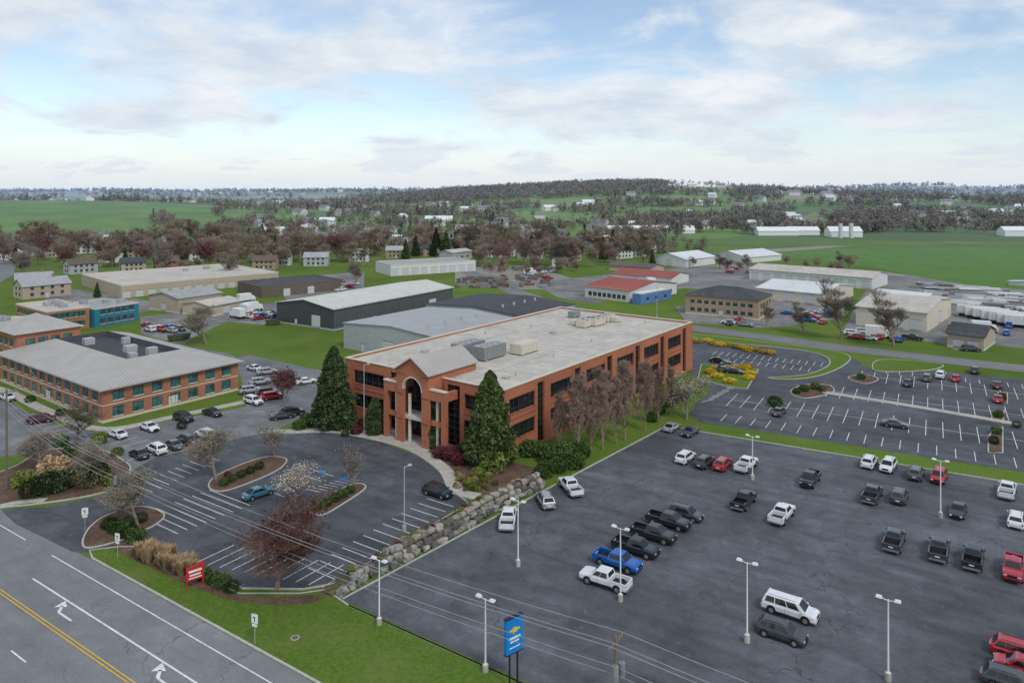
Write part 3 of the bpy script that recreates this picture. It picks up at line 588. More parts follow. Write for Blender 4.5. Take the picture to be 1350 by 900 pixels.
def tower(o,lx,ly,h,rise,name='brick_medical_building'):
    b=Bld(name,o,math.atan2(.8,.6),lx,ly,h); b.part('walls',['brick2']).box(0,lx,0,ly,-.3,h)
    r=b.part('roof',['seam0','seam1']); e=.8;A_=[(-e,-e,h),(lx+e,-e,h),(lx+e,ly+e,h),(-e,ly+e,h),(lx/2,ly/2,h+rise)]
    r.add(A_,[(0,1,4),(2,3,4),(3,2,1,0)],0); r.add(A_,[(1,2,4),(3,0,4)],1)
    for f in ('x0','y0'):
        b.winrow(f,4,1,2.8,1.8,gm='glasst'); b.winrow(f,4,4.3,6,1.8,gm='glasst'); 
        if h>9: b.winrow(f,4,7.6,9.3,1.8,gm='glasst')
    b.done()
tower((-117,172),14,16,10.8,3.4)
generic('brick_medical_building',(60,440),(118,432),(0,430),412,'flat','brick2','roof_beige',rows=[('y0',6,1,2.6,1.8),('y0',6,4.2,5.8,1.8),('x0',8,4.2,5.8,1.8)],gm='glasst',units=6)
generic('teal_commercial_building',(125,432),(183,422),(85,424),408,'flat','wall_teal','roof_grey',rows=[('y0',5,1,2.6,1.8),('y0',5,4,5.5,1.8)],units=3)
generic('brick_medical_building',(20,470),(60,452),(-60,455),432,'flat','brick2','roof_beige',units=4,rows=[('y0',3,1,2.6,1.8),('x0',6,4,5.8,1.8)])
generic('metal_warehouse',(440,436),(597,402),(369,424),407,'gx','rib0','seamw',2.0,doors=[('x0',.3,4,4.2),('x0',.65,1,2.1),('y0',.3,1,2.1),('y0',.8,4,4)],trim='wall_grey')
def behind():
    for nm,o,LX,LY,h,rm,wm in (('grey_warehouse',(-17.5,184.5),34,38,7.2,'seamg','wall_grey'),('dark_roof_warehouse',(3,222),30,40,6.5,'roof_dark','wall_grey')):
        b=Bld(nm,o,math.atan2(.8,.6),LX,LY,h); W=b.part('walls',[wm]); W.box(0,LX,0,LY,-.3,h)
        r=b.part('roof',[rm,'galv']); r.slab([(-.3,-.3,h),(LX+.3,-.3,h),(LX+.3,LY/2,h+1.2),(-.3,LY/2,h+1.2)],.15); r.slab([(-.3,LY/2+.001,h+1.2),(LX+.3,LY/2+.001,h+1.2),(LX+.3,LY+.3,h),(-.3,LY+.3,h)],.15)
        W.add([(0,0,h),(0,LY,h),(0,LY/2,h+1.05),(LX,0,h),(LX,LY,h),(LX,LY/2,h+1.05)],[(0,1,2),(3,5,4)])
        for i in range(4): r.tube((LX*(.2+.2*i),LY*.3,h),(LX*(.2+.2*i),LY*.3,h+1.6),.4,.4,10,1)
        b.door('x0',8,4,4); b.door('x0',20,4,4); b.door('x0',30,1,2.1); b.done()
behind()
gd=generic
gd('self_storage_building',(160,393),(367,373),(70,379),377,'flat','wall_tan','roof_beige',doors=[('y0',i/14+.03,3,2.6) for i in range(14)],units=3)
gd('brown_roof_building',(345,393),(450,382),(312,385),379,'flat','roof_brown','roof_dark',doors=[('y0',.3,3,3),('y0',.6,3,3)],trim='roof_brown')
gd('tan_garage',(235,413),(292,404),(212,405),393,'gx','wall_tan','roof_grey',1.6,doors=[('y0',.3,3,3),('y0',.7,3,3),('x0',.5,3,3)])
gd('tan_garage',(277,418),(319,410),(257,411),403,'gx','stucco','roof_beige',1.2,doors=[('y0',.5,3,3)])
gd('white_warehouse',(515,364),(627,357),(483,359),350,'flat','wall_white','roof_grey',doors=[('y0',i/9+.05,4,3.5) for i in range(9)])
gd('small_office',(596,343),(622,340),(585,341),333,'gx','wall_grey','roof_beige',1.5,rows=[('y0',3,1,2.2,1.5)])
gd('red_roof_store',(830,399),(892,387),(762,393),383,'gy','wall_white','roof_red',2.2,rows=[('y0',5,1,2.6,1.4),('x0',8,1,2.6,1.6)],doors=[('y0',.5,1.2,2.2)])
gd('blue_shop',(845,402),(885,394),(838,400),388,'flat','wall_blue','roof_white',rows=[('y0',3,1,2.5,1.5)])
gd('red_roof_warehouse',(885,377),(908,371),(820,368),366,'gy','wall_white','roof_red',1.8,doors=[('x0',.3,3,3),('x0',.6,3,3)])
gd('brown_shop',(858,360),(875,357),(812,354),353,'gy','wall_tan','roof_brown',1.5)
gd('tan_office_building',(1000,422),(1018,412),(905,412),396,'hip','brick_tan','roof_dark',3.0,rows=[('x0',9,1,2.4,1.4),('x0',9,3.9,5.2,1.4),('y0',4,1,2.4,1.2),('y0',4,3.9,5.2,1.2)],doors=[('x0',.5,1.6,2.3)])
gd('metal_shop',(1085,403),(1125,390),(1000,393),387,'gy','cream','roof_white',2.0,doors=[('x0',.2,4,3.8),('x0',.5,4,3.8),('x0',.8,4,3.8)])
gd('white_warehouse',(1150,382),(1170,375),(980,370),366,'gy','wall_white','roof_beige',1.8,doors=[('x0',i/10+.05,3.5,3.5) for i in range(10)])
gd('white_barn',(905,353),(943,348),(858,349),342,'gx','wall_white','roof_white',3.0,doors=[('x0',.5,4,3.8)])
gd('white_barn',(985,347),(1030,343),(938,342),339,'gx','wall_white','roof_white',3.0,doors=[('x0',.5,4,3.8)])
gd('beige_metal_building',(1222,438),(1254,416),(1123,430),412,'gy','cream','roof_beige',2.2,doors=[('x0',.15,3.5,3.6),('x0',.4,3.5,3.6),('x0',.65,1,2.1),('y0',.5,4,4)])
gd('beige_metal_building',(1215,414),(1240,402),(1150,405),398,'gy','wall_white','roof_white',1.8)
gd('garage',(1297,463),(1312,452),(1250,456),444,'gy','wall_tan','roof_dark',2.2,doors=[('x0',.3,2.6,2.4),('x0',.7,2.6,2.4)])
gd('white_warehouse',(1330,376),(1420,384),(1235,372),370,'gy','wall_white','roof_white',1.2)
# houses
hl_=[(92,362,14,'wall_grey','roof_brown'),(160,360,12,'wall_tan','roof_dark'),(205,358,12,'brick2','roof_brown'),(332,356,13,'brick_tan','roof_brown'),(400,351,14,'wall_grey','roof_grey'),(360,350,10,'wall_white','roof_dark'),(728,352,14,'wall_white','roof_dark'),(755,345,10,'wall_tan','roof_brown'),
  (820,338,14,'wall_white','roof_dark'),(690,338,10,'wall_white','roof_brown'),(130,345,13,'wall_white','roof_dark'),(60,340,12,'wall_tan','roof_brown'),(460,345,12,'wall_white','roof_grey'),(560,338,12,'wall_tan','roof_dark'),(250,345,12,'wall_white','roof_brown'),(640,330,12,'wall_white','roof_dark'),(780,330,12,'wall_grey','roof_dark'),(20,385,14,'wall_white','roof_grey'),(30,395,18,'wall_tan','roof_grey')]
for i in range(30): hl_.append((R.uniform(-20,850),R.uniform(324,342),R.uniform(12,17),R.choice(['wall_white','wall_white','wall_grey','wall_tan','brick_tan']),R.choice(['roof_dark','roof_brown','roof_grey'])))
for i,(u,v,s,w,rf) in enumerate(hl_):
    P0=G(u,v); b=Bld('house',P0,R.choice([.1,.6,-.5,.9]),s,s*.6,5.4); b.part('walls',[w]).box(0,s,0,s*.6,-.3,5.4)
    r=b.part('roof',[rf]); d=s*.6; h=5.4; r.slab([(-.4,-.5,h-.2),(s+.4,-.5,h-.2),(s+.4,d/2,h+2.6),(-.4,d/2,h+2.6)],.15); r.slab([(-.4,d/2+.001,h+2.6),(s+.4,d/2+.001,h+2.6),(s+.4,d+.5,h-.2),(-.4,d+.5,h-.2)],.15)
    b.p['walls'][0].add([(0,0,h),(0,d,h),(0,d/2,h+2.4),(s,0,h),(s,d,h),(s,d/2,h+2.4)],[(0,1,2),(3,5,4)])
    b.part('chimney',['brick2']).box(s*.7,s*.7+.8,d/2-.3,d/2+.4,h+1.5,h+3.8)
    for f,n in (('y0',4),('x0',2)): b.winrow(f,n,1,2.3,1.1); b.winrow(f,n,3.5,4.7,1.1)
    b.door('y0',s*.5); b.done()
fm=MB()
def fhouse(x,y,s,h,a,wm,wd=None):
    z=hgt(x,y)-.5; c,sn=math.cos(a),math.sin(a); d=(wd or s*.6)
    T=lambda p:(x+p[0]*c-p[1]*sn,y+p[0]*sn+p[1]*c,z+p[2])
    V=[T(p) for p in ((0,0,0),(s,0,0),(s,d,0),(0,d,0),(0,0,h),(s,0,h),(s,d,h),(0,d,h),(0,d/2,h+d*.3),(s,d/2,h+d*.3))]
    fm.add(V,[(0,1,5,4),(2,3,7,6),(1,2,6,9,5),(3,0,4,8,7)],wm); e=[T(p) for p in ((-.4,-.5,h-.2),(s+.4,-.5,h-.2),(s+.4,d/2,h+d*.3+.1),(-.4,d/2,h+d*.3+.1),(s+.4,d+.5,h-.2),(-.4,d+.5,h-.2))]
    fm.add(e,[(0,1,2,3),(3,2,4,5)],1 if wm<2 else 2)
for i in range(340):
    u=R.uniform(-50,1400); y=R.choice([R.uniform(560,800),R.uniform(700,1300),R.uniform(1300,2600)])
    if u>850 and y<740: continue
    if u<330 and y>620 and y<1150: continue
    if 470<u<880 and 1250<y<1600: continue
    fhouse((u-675)/960*y,y,R.uniform(11,20),6,R.uniform(-1,1),R.choice([0,0,2]))
for u,y,s,h,d in ((1000,700,38,5,12),(1040,705,30,5,12),(1095,680,30,6,14),(800,720,60,4,14),(850,725,50,4,14),(560,800,30,7,14),(600,700,26,6,12),(1325,690,28,6,12),(1090,1500,30,8,16)):
    fhouse((u-675)/960*y,y,s,h,0,2,d)
for u in (1108,1122): fm.tube(((u-675)/960*670,670,0),((u-675)/960*670,670,14),1.9,1.9,12,0)
fm.obj('distant_village',['fh_wall','fh_roof','fh_white'])
# ------------------------------------------------------------------ trees
def gen_tree(seed,h,wd,levels=5,up=.35,trunk=.022,leaf=None,nch=4,twigs=5,tlen=.36,k0=5,f0=.4,cl=(.55,.78),taper=0,tw=1.0):
    r=random.Random(seed); m=MB(); tips=[]
    def br(p,d,ln,rad,lv):
        n=(4 if taper else 3) if lv<3 else 2; q=p; sd=7 if lv==0 else (5 if lv==1 else (4 if lv==2 else 3)); pts=[p]
        for i in range(n):
            j=.04 if (lv==0 and taper) else .10
            d2=(d+Vector((r.gauss(0,j),r.gauss(0,j),.06))).normalized(); q2=q+d2*(ln/n)
            m.tube(q,q2,rad*(1-.6*i/n),rad*(1-.6*(i+1)/n),sd,0,False); q=q2; d=d2; pts.append(q)
        if lv>=levels:
            for _ in range(twigs):
                t=d+Vector((r.gauss(0,.6),r.gauss(0,.6),r.gauss(.15,.5))); t.normalize(); b0=q+(p-q)*r.random()*.8; e=b0+t*h*.06*r.uniform(.5,1.2); sde=t.orthogonal()*.0014*h*tw
                m.quad(b0-sde,b0+sde,e); tips.append(e)
            return
        k=k0 if lv==0 else nch
        for i in range(k):
            f=r.uniform(.35,1) if lv>0 else f0+(1-f0)*i/(k-1)
            idx=min(int(f*n),n-1); bp=pts[idx]+(pts[idx+1]-pts[idx])*(f*n-idx) 
            a=r.uniform(0,1.2)+i*2.4; side=Vector((math.cos(a),math.sin(a),0)); nd=(d*up*1.2+side*(1-up)*(wd)+Vector((0,0,up*.9))).normalized()
            c=r.uniform(*cl)*(1-taper*f if lv==0 else 1)
            br(bp,nd,ln*c,rad*(.5 if not taper else .4),lv+1)
    br(Vector((0,0,-.1)),Vector((0,0,1)),h*tlen,h*trunk,0)
    mz=max(v[2] for v in m.v); k=h/mz
    m.v=[(v[0]*k,v[1]*k,v[2]*k) for v in m.v]
    if leaf:
        cnt,size,spread=leaf
        for i in range(cnt):
            t=r.choice(tips)*k+Vector((r.gauss(0,spread),r.gauss(0,spread),r.gauss(0,spread))); a=Vector((r.gauss(0,1),r.gauss(0,1),r.gauss(0,1))).normalized()*size*r.uniform(.5,1.2); b=a.orthogonal()*.7
            m.quad(t-a,t-b,t+a,t+b,mi=1+(0 if noise.noise(t*.6)+r.gauss(0,.3)>0 else 1))
    return m
def tree_me(name,bark,lk,**kw): return gen_tree(**kw).mesh(name,[bark,'lf_'+lk+'0','lf_'+lk+'1'])
TMs={'plum':[tree_me('plum_mesh','bark_red','plum',seed=3,h=10,wd=1.3,up=.3,f0=.25,k0=7,leaf=(9000,.11,.28),trunk=.02)],
 'blossom':[tree_me('blossom_mesh','bark','blossom',seed=s,h=6,wd=1.1,levels=4,f0=.25,k0=6,leaf=(1500,.085,.28),twigs=7) for s in (5,6)],
 'bud':[tree_me('bud_mesh','bark','bud',seed=s,h=7,wd=1.3,levels=5,leaf=(1800,.075,.22),twigs=5,f0=.3) for s in (8,9)],
 'bare_red':[tree_me('bare_red_mesh','bark_red','budred',seed=s,h=14,wd=.75,up=.5,levels=3,nch=6,tlen=.85,k0=26,f0=.10,cl=(.34,.48),taper=.62,leaf=(700,.05,.35),twigs=6,trunk=.011,tw=1.5) for s in (11,12,13)],
 'bare':[tree_me('bare_mesh','bark','twig',seed=s,h=14,wd=1.0,up=.4,f0=.3,leaf=(500,.06,.25),twigs=6,tw=1.3) for s in (21,22)],
 'midbare':[tree_me('bare_small_mesh','bark_mid','twig',seed=s,h=12,wd=1.0,up=.42,levels=4,f0=.3,leaf=(900,.11,.55),twigs=9,tw=2.4) for s in (23,24,25,26)],
 'purple':[tree_me('purple_mesh','bark_mid','purple',seed=s,h=10,wd=1.1,levels=4,f0=.25,leaf=(2400,.15,.5)) for s in (31,32)],
 'maroon':[tree_me('maroon_mesh','bark','maroon',seed=s,h=10,wd=1.1,levels=4,f0=.25,leaf=(3500,.15,.35)) for s in (33,)],
 'sprout':[tree_me('sprout_mesh','bark_mid','sprout',seed=s,h=12,wd=1.1,levels=4,f0=.25,leaf=(1700,.14,.5),twigs=7,tw=2) for s in (41,42)]}
THT={'plum':10,'blossom':6,'bud':7,'bare_red':14,'bare':14,'midbare':12,'purple':10,'maroon':10,'sprout':12}
TN={'plum':'plum_tree','blossom':'flowering_pear_tree','bud':'budding_tree','bare_red':'bare_tree','bare':'bare_tree','midbare':'bare_tree','purple':'purple_leaf_tree','maroon':'purple_leaf_tree','sprout':'deciduous_tree'}
def tree(k,u,v,vt,wk=1.0):
    x,y=G(u,v); h=H*(v-vt)/(v-HZ); s=h/THT[k]
    link(TN[k],R.choice(TMs[k]),loc=(x,y,0),rz=R.uniform(0,6.28),sc=(s*wk,s*wk,s))
def foliage(n,fn,size,lk,core=None,seed=1,trunk=None,asp=1.0):
    r=random.Random(seed); m=MB()
    for i in range(n):
        p=Vector(fn(r)); a=Vector((r.gauss(0,1),r.gauss(0,1),r.gauss(0,1)*asp)).normalized()*size*r.uniform(.5,1.3); b=a.orthogonal()*.55
        sh=noise.noise(p*1.1)+.5*noise.noise(p*3)+r.gauss(0,.15); m.quad(p-a,p-b,p+a,p+b,mi=0 if sh>0 else 1)
    if core: core(m)
    if trunk: m.tube((0,0,-.1),(0,0,trunk[1]),trunk[0],trunk[0]*.6,8,2)
    return m.mesh(lk+'_foliage',['lf_'+lk+'0','lf_'+lk+'1','bark'])
def cone_fn(h,w,p=.75,z0=.3,flare=.12):
    def f(r):
        t=r.random()**1.25; z=z0+(h-z0)*t; a=r.uniform(0,6.2832)
        R0=w/2*((1-t)**p)*min(1,.55+t*6*.5+.2)
        n=noise.noise(Vector((math.cos(a)*2.2,math.sin(a)*2.2,z*.55)))*.36+noise.noise(Vector((math.cos(a)*5,math.sin(a)*5,z*1.6)))*.28
        rr=R0*(1+n)*r.uniform(.72,1.03)
        return (rr*math.cos(a),rr*math.sin(a),z+rr*flare)
    return f
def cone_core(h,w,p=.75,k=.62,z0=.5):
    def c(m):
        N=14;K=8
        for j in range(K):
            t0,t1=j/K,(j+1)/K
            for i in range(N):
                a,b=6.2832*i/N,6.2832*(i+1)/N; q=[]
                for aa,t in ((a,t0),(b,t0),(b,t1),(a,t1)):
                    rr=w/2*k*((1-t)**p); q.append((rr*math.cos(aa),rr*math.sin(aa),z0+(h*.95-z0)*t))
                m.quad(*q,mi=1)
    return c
def ell_fn(rx,rz):
    def f(r):
        d=Vector((r.gauss(0,1),r.gauss(0,1),r.gauss(0,1))).normalized(); n=noise.noise(d*2.3)*.3
        k=(1+n)*r.uniform(.75,1.02); return (d.x*rx*k,d.y*rx*k,max(.05,rz*.75+d.z*rz*k))
    return f
EV=foliage(13000,cone_fn(15.3,8.6,.62),.26,'ever',cone_core(15.3,8.2,.62),1,(.35,2),1.6); EV2=foliage(13000,cone_fn(15.3,8.2,.62),.25,'ever2',cone_core(15.3,8.2,.62),2,(.35,2),1.6)
CO=foliage(5000,cone_fn(6.6,3.6,.38,.1),.15,'ever2',cone_core(6.6,3.6,.38,.8,.1),3,None,1.6)
link('conifer_tree',EV2,loc=(*G(440,563),0)); link('conifer_tree',EV,loc=(*G(646,612),0),rz=2)
link('columnar_evergreen',CO,loc=(*G(494,572),.03)); link('columnar_evergreen',CO,loc=(*G(573,589),.03),rz=1.5)
FIR=foliage(1800,cone_fn(12,6,.9),.35,'ever2',cone_core(12,6,.9),6,(.25,2),1.0)
for u,v,vt in ((808,340,303),(795,342,312),(575,338,300),(588,338,304),(535,342,315),(548,338,310),(600,334,306),(235,352,330),(20,345,322),(700,330,308),(165,350,328),(860,350,330),(128,392,372)):
    x,y=G(u,v); s=H*(v-vt)/(v-HZ)/12; link('conifer_tree',FIR,loc=(x,y,0),rz=R.uniform(0,6),sc=s)
SH={k:foliage(1100,ell_fn(1,.75),.10,k,None,9) for k in ('hedge','lime','gold','purple','ever2','tan','bud','maroon')}
def shrub(k,u,v,rx,rz=None,name='shrub',z=.08):
    rz=rz or rx*.8; link(name,SH[k],loc=(*G(u,v),z),rz=R.uniform(0,6),sc=(rx,rx*R.uniform(.85,1.15),rz/.75))
for a in [('plum',365,776,655,1.05),('blossom',362,603,556,1.1),('blossom',388,668,612,1.25),('blossom',467,640,588,1.0),('bud',285,632,562,1.1),('bud',182,692,616,1.1),('bud',100,580,528,1.2),('bud',56,619,566,1.2),('bud',120,630,580,1.1),('bud',180,668,622,.9),
 ('blossom',905,552,492,1.1),('blossom',925,520,494,1.0),('bare_red',762,600,485,1.15),('bare_red',795,592,478,1.1),('bare_red',824,580,470,1.1),('bare_red',850,568,470,1.1),('bare_red',738,597,510,.9),('bare_red',868,560,480,.9),('bare_red',780,598,500,.9),('bare_red',812,585,490,.9),('bare_red',884,548,478,.9),
 ('bare',1110,447,362,1.0),('bare',1178,456,378,1.05),('bare',468,380,338,1.0),('bare',1060,440,395,1.0),('bare',1010,430,398,1),('bare',748,352,300,1),('bare',300,370,325,1),('bare',212,360,312,1),('maroon',376,535,485,1.0),('bud',272,453,400,1.1),('bud',70,480,440,1.0),
 ('maroon',275,357,316,1.1),('maroon',445,345,306,1.1),('maroon',40,330,300,1.2),('maroon',150,350,318,1.1),('purple',90,352,322,1.1),('purple',190,350,322,1),('bare',25,370,322,1),('sprout',335,348,305,1.1),('sprout',395,345,300,1.1),('bare',1110,350,330,1.2)]:
    tree(*a)
for i in range(210):
    u=R.uniform(-20,860); v=R.uniform(322,354); 
    if 480<u<630 and v>338: continue
    tree(R.choice(['sprout','midbare','midbare','midbare','purple' if R.random()<.3 else 'midbare']),u,v,v-R.uniform(22,38),1.1)
for i in range(44):
    u=R.choice([R.uniform(640,760),R.uniform(880,1120),R.uniform(200,330)]); v=R.uniform(350,366); tree(R.choice(['sprout','midbare','midbare']),u,v,v-R.uniform(12,24),1.1)
for k,u,v,r in [('hedge',725,610,2.0),('hedge',745,607,2.2),('hedge',765,602,1.8),('hedge',735,622,1.6),('hedge',758,616,1.6),('hedge',718,628,1.6),('lime',650,621,2.1),('lime',630,628,1.0),('hedge',405,560,1.6),('hedge',395,566,1.3),('lime',415,556,1.3),('ever2',460,566,1.2),('maroon',470,572,1.1),('maroon',480,563,1.2),
  ('maroon',595,605,1.5),('maroon',580,603,1.3),('hedge',455,575,.8),('maroon',605,612,1.2),('ever2',612,600,1.5),('hedge',700,600,1.8),('lime',620,640,.8),
  ('hedge',145,697,1.1),('hedge',155,703,1.1),('hedge',168,708,1.2),('hedge',180,714,1.2),('hedge',185,688,.9),('hedge',172,692,.9),('ever2',60,650,2.2),('hedge',42,655,2.0),('lime',30,640,1.5),('ever2',80,645,2.0),('bud',115,640,2.4),('hedge',130,632,1.8),('lime',145,640,1.2),('tan',70,625,2.0),('hedge',95,600,1.4),('lime',130,585,1.4),('hedge',80,588,1.4),('lime',155,600,1.0),
  ('hedge',270,764,.9),('hedge',282,769,.9),('hedge',294,774,1.0),('hedge',306,780,.9),('lime',258,760,.8),
  ('hedge',295,640,.8),('hedge',305,635,.8),('hedge',318,629,.8),('hedge',330,624,.8),('hedge',342,618,.8),('maroon',300,630,.7),('hedge',420,672,.9),('hedge',430,667,.9),('hedge',441,661,.9),('hedge',451,656,.9),('hedge',462,650,.8),
  ('hedge',1060,516,1.1),('hedge',1075,513,1.1),('lime',1085,516,.9),('hedge',1050,519,.9),('hedge',1310,585,1),('hedge',1314,572,1),('hedge',1316,550,1),('hedge',1320,527,1),('hedge',1135,500,1),('hedge',1340,563,.8),('hedge',1022,535,1.5),('hedge',880,535,1.5),('hedge',893,530,1.3),('hedge',870,545,1.2),
  ('hedge',860,555,1.2),('ever2',240,565,1),('hedge',330,528,1),('hedge',80,548,1),('hedge',40,530,1)]:
    shrub(k,u,v,r)
for i in range(22):
    if i<11: shrub('gold',922+i*9.5+R.uniform(-3,3),450+i*1.6+R.uniform(-1.5,1.5),1.5,.6,'forsythia_shrub')
    else: shrub('gold',925+R.uniform(0,65),R.uniform(484,505),1.5,.6,'forsythia_shrub')
for i in range(34): shrub(R.choice(['lime','tan','lime']),R.uniform(597,655),R.uniform(622,648),R.uniform(.35,.65),.4,'perennial_plant')
m=MB()
for c in range(26):
    t=R.uniform(0,1); cx,cy=G(180+72*t+R.uniform(-4,4),729+27*t+R.uniform(-8,8))
    for i in range(300):
        a=R.uniform(0,6.28); l=R.uniform(.8,1.8); k=R.uniform(.15,.95); b0=Vector((cx+math.cos(a)*.25*R.random(),cy+math.sin(a)*.25*R.random(),.1)); e=b0+Vector((math.cos(a)*k,math.sin(a)*k,l)); s=Vector((-math.sin(a),math.cos(a),0))*.035
        mid=b0*.45+e*.55+Vector((0,0,.2)); m.quad(b0-s,b0+s,mid+s*1.4,mid-s*1.4,mi=i%2); m.quad(mid-s*1.6,mid+s*1.6,e,mi=i%2)
m.obj('ornamental_grass',['lf_tan0','lf_tan1'])
# distant woods
def woods(name,regs,ncard):
    T=[]
    for (u0,u1,y0,y1,cnt,h0,h1,pal,mask) in regs:
        k=0;tr=0
        while k<cnt and tr<cnt*6:
            tr+=1; u=R.uniform(u0,u1); y=math.sqrt(R.uniform(y0*y0,y1*y1)); x=(u-675)/960*y
            if mask and noise.noise(Vector((x/mask,y/(mask*.6),3)))<.08: continue
            T.append((x,y,hgt(x,y),R.uniform(h0,h1),pal[R.randrange(len(pal))])); k+=1
    keys=list(fw); n=len(T); A_=np.array([t[:4] for t in T]); mi=np.array([keys.index(t[4]) for t in T])
    ev=(mi==keys.index('ever'))
    lob=NR.normal(0,1,(n,5,3)); lob/=np.linalg.norm(lob,axis=2,keepdims=True)
    li=NR.randint(0,5,(n,ncard)); lc=lob[np.arange(n)[:,None],li]*.5
    d=NR.normal(0,1,(n,ncard,3)); d/=np.linalg.norm(d,axis=2,keepdims=True); p=lc+d*(NR.rand(n,ncard,1)**.5)*.62
    wf=NR.uniform(.8,1.35,(n,1))
    h=A_[:,3][:,None]; zz=.52+p[:,:,2]*.46; w=.42*wf*np.ones_like(zz)
    te=NR.rand(n,ncard); zz=np.where(ev[:,None],.08+.9*te,zz); rad=np.where(ev[:,None],.28*(1-te)+.03,w)
    c=np.stack([A_[:,0][:,None]+p[:,:,0]*rad*h,A_[:,1][:,None]+p[:,:,1]*rad*h,A_[:,2][:,None]+zz*h],2).reshape(-1,3)
    s=(np.repeat(A_[:,3],ncard)*(.055 if ncard>50 else (.08 if ncard>30 else .13)))[:,None]*np.array([[.8,.8,1.25]])
    tri=np.stack([c+NR.normal(0,1,c.shape)*s for _ in range(3)],1)
    idx=np.repeat(mi,ncard)
    b=A_[:,:3]; tw=A_[:,3:4]*.02; top=b+np.stack([0*b[:,0],0*b[:,0],A_[:,3]*.7],1); ox=np.stack([tw[:,0],0*tw[:,0],0*tw[:,0]],1)
    tt=np.stack([b-ox-[0,0,.5],b+ox-[0,0,.5],top],1); tri=np.concatenate([tri,tt]); idx=np.concatenate([idx,np.full(n,1)])
    N=len(tri); me=bpy.data.meshes.new(name); me.vertices.add(N*3); me.vertices.foreach_set('co',tri.reshape(-1).astype(np.float32)); me.loops.add(N*3); me.loops.foreach_set('vertex_index',np.arange(N*3,dtype=np.int32))
    me.polygons.add(N); me.polygons.foreach_set('loop_start',np.arange(0,N*3,3,dtype=np.int32)); 
    for q in keys: me.materials.append(M['fw_'+q])
    me.polygons.foreach_set('material_index',idx.astype(np.int32)); me.update(calc_edges=True); me.validate(); link(name,me)
br=['brown','brown','grey','grey','grey','brown','olive']; mx=br+['purp','ever','green','olive','brown','brown']
woods('near_treeline',[(-60,480,470,600,260,8,14,mx,0),(480,880,480,620,200,8,14,mx,0),(850,930,480,620,20,7,11,mx,0),(-80,330,600,635,70,7,11,mx,0),(200,900,640,800,380,9,14,mx,50),(840,1420,715,860,650,10,15,br,45)],110)
woods('distant_woods',[(280,920,800,1150,900,10,14,mx,110),(470,880,1230,1560,2600,11,15,br,0),(860,1450,860,1300,1200,11,15,br,110),(850,1450,1300,1900,1000,11,15,mx,150),(-80,480,1100,1400,500,10,14,mx,120)],38)
woods('horizon_woods',[(-100,1480,1900,3600,2200,14,20,mx,260),(-100,1480,3400,4100,1500,15,22,br,0)],20)
# ------------------------------------------------------------------ street furniture
def lamp(u,v,vt,ang=RA,dark=False,heads=2):
    x,y=G(u,v); h=H*(v-vt)/(v-HZ); m=MB(); m.tube((0,0,0),(0,0,.75),.28,.28,14,1); m.tube((0,0,.75),(0,0,h),.095,.06,10,0); m.box(-.16,.16,-.16,.16,.75,.79,0)
    for s in ((1,-1) if heads==2 else (1,)):
        m.tube((0,0,h-.12),(s*.6,0,h+.02),.04,.04,6,0)
        m.add([(s*.5,-.2,h-.02),(s*1.05,-.22,h+.02),(s*1.05,.22,h+.02),(s*.5,.2,h-.02),(s*.55,-.14,h+.16),(s*.98,-.15,h+.18),(s*.98,.15,h+.18),(s*.55,.14,h+.16)],[(0,1,2,3),(4,5,6,7),(0,1,5,4),(1,2,6,5),(2,3,7,6),(3,0,4,7)],0)
    o=m.obj('street_lamp',['galv' if dark else 'lamp_white','concrete']); o.location=(x,y,.02); o.rotation_euler=(0,0,ang)
for q in ((683,746,660),(818,792,696),(500,824,738),(640,886,789),(985,846,741),(1171,897,790),(992,632,575),(1240,682,607)): lamp(*q)
lamp(533,700,615,.6,True,1); lamp(480,572,480,0,True,1); lamp(866,418,375,0,True,1)
def pole(loc,h,arms=1,xf=0):
    m=MB(); m.tube((0,0,-.2),(0,0,h),.2,.12,10,0)
    for k in range(arms):
        z=h-.5-k*1.1; m.box(-.07,.07,-1.25,1.25,z-.07,z+.07,0)
        for yy in (-1.1,-.55,.55,1.1): m.tube((0,yy,z+.07),(0,yy,z+.28),.05,.035,7,1)
    if xf:
        for yy in (-.35,.35): m.tube((yy*.3+.25,yy,h-3.2),(yy*.3+.25,yy,h-2.1),.26,.26,12,1); m.tube((yy*.3+.25,yy,h-2.1),(yy*.3+.25,yy,h-1.9),.06,.04,6,1)
    m.box(-.25,-.1,-.2,.2,h-4.3,h-3.6,1)
    o=m.obj('utility_pole',['wood','metal_grey']); o.location=(*loc,0); o.rotation_euler=(0,0,RA); return loc,h
pp=[pole((-76,109.5),15,2),pole((-52.8,97.5),8.9,1,1),pole((8.1,56.8),10.2,1,1),pole((70,18),10.2,1)]
def wire(p,q,sag,r=.028):
    m=MB(); p=Vector(p);q=Vector(q);N=14;pr=p
    for i in range(1,N+1):
        t=i/N; c=p.lerp(q,t)-Vector((0,0,sag*4*t*(1-t))); m.tube(pr,c,r,r,4,0,False); pr=c
    return m
wm=MB()
for (a,ha),(b,hb) in zip(pp,pp[1:]):
    for off,dz in ((-1.1,-.22),(-.55,-.22),(1.1,-.22),(0,-2.4),(0,-3.0)):
        w=wire((a[0]+NV[0]*off,a[1]+NV[1]*off,ha+dz),(b[0]+NV[0]*off,b[1]+NV[1]*off,hb+dz),1.1); wm.add(w.v,w.f)
w=wire((-52.8,97.5,8.2),(-100,150,9),1); wm.add(w.v,w.f)
w=wire((-76,109.5,14.2),(-190,186,14),2); wm.add(w.v,w.f)
wm.obj('power_lines',['wire'])
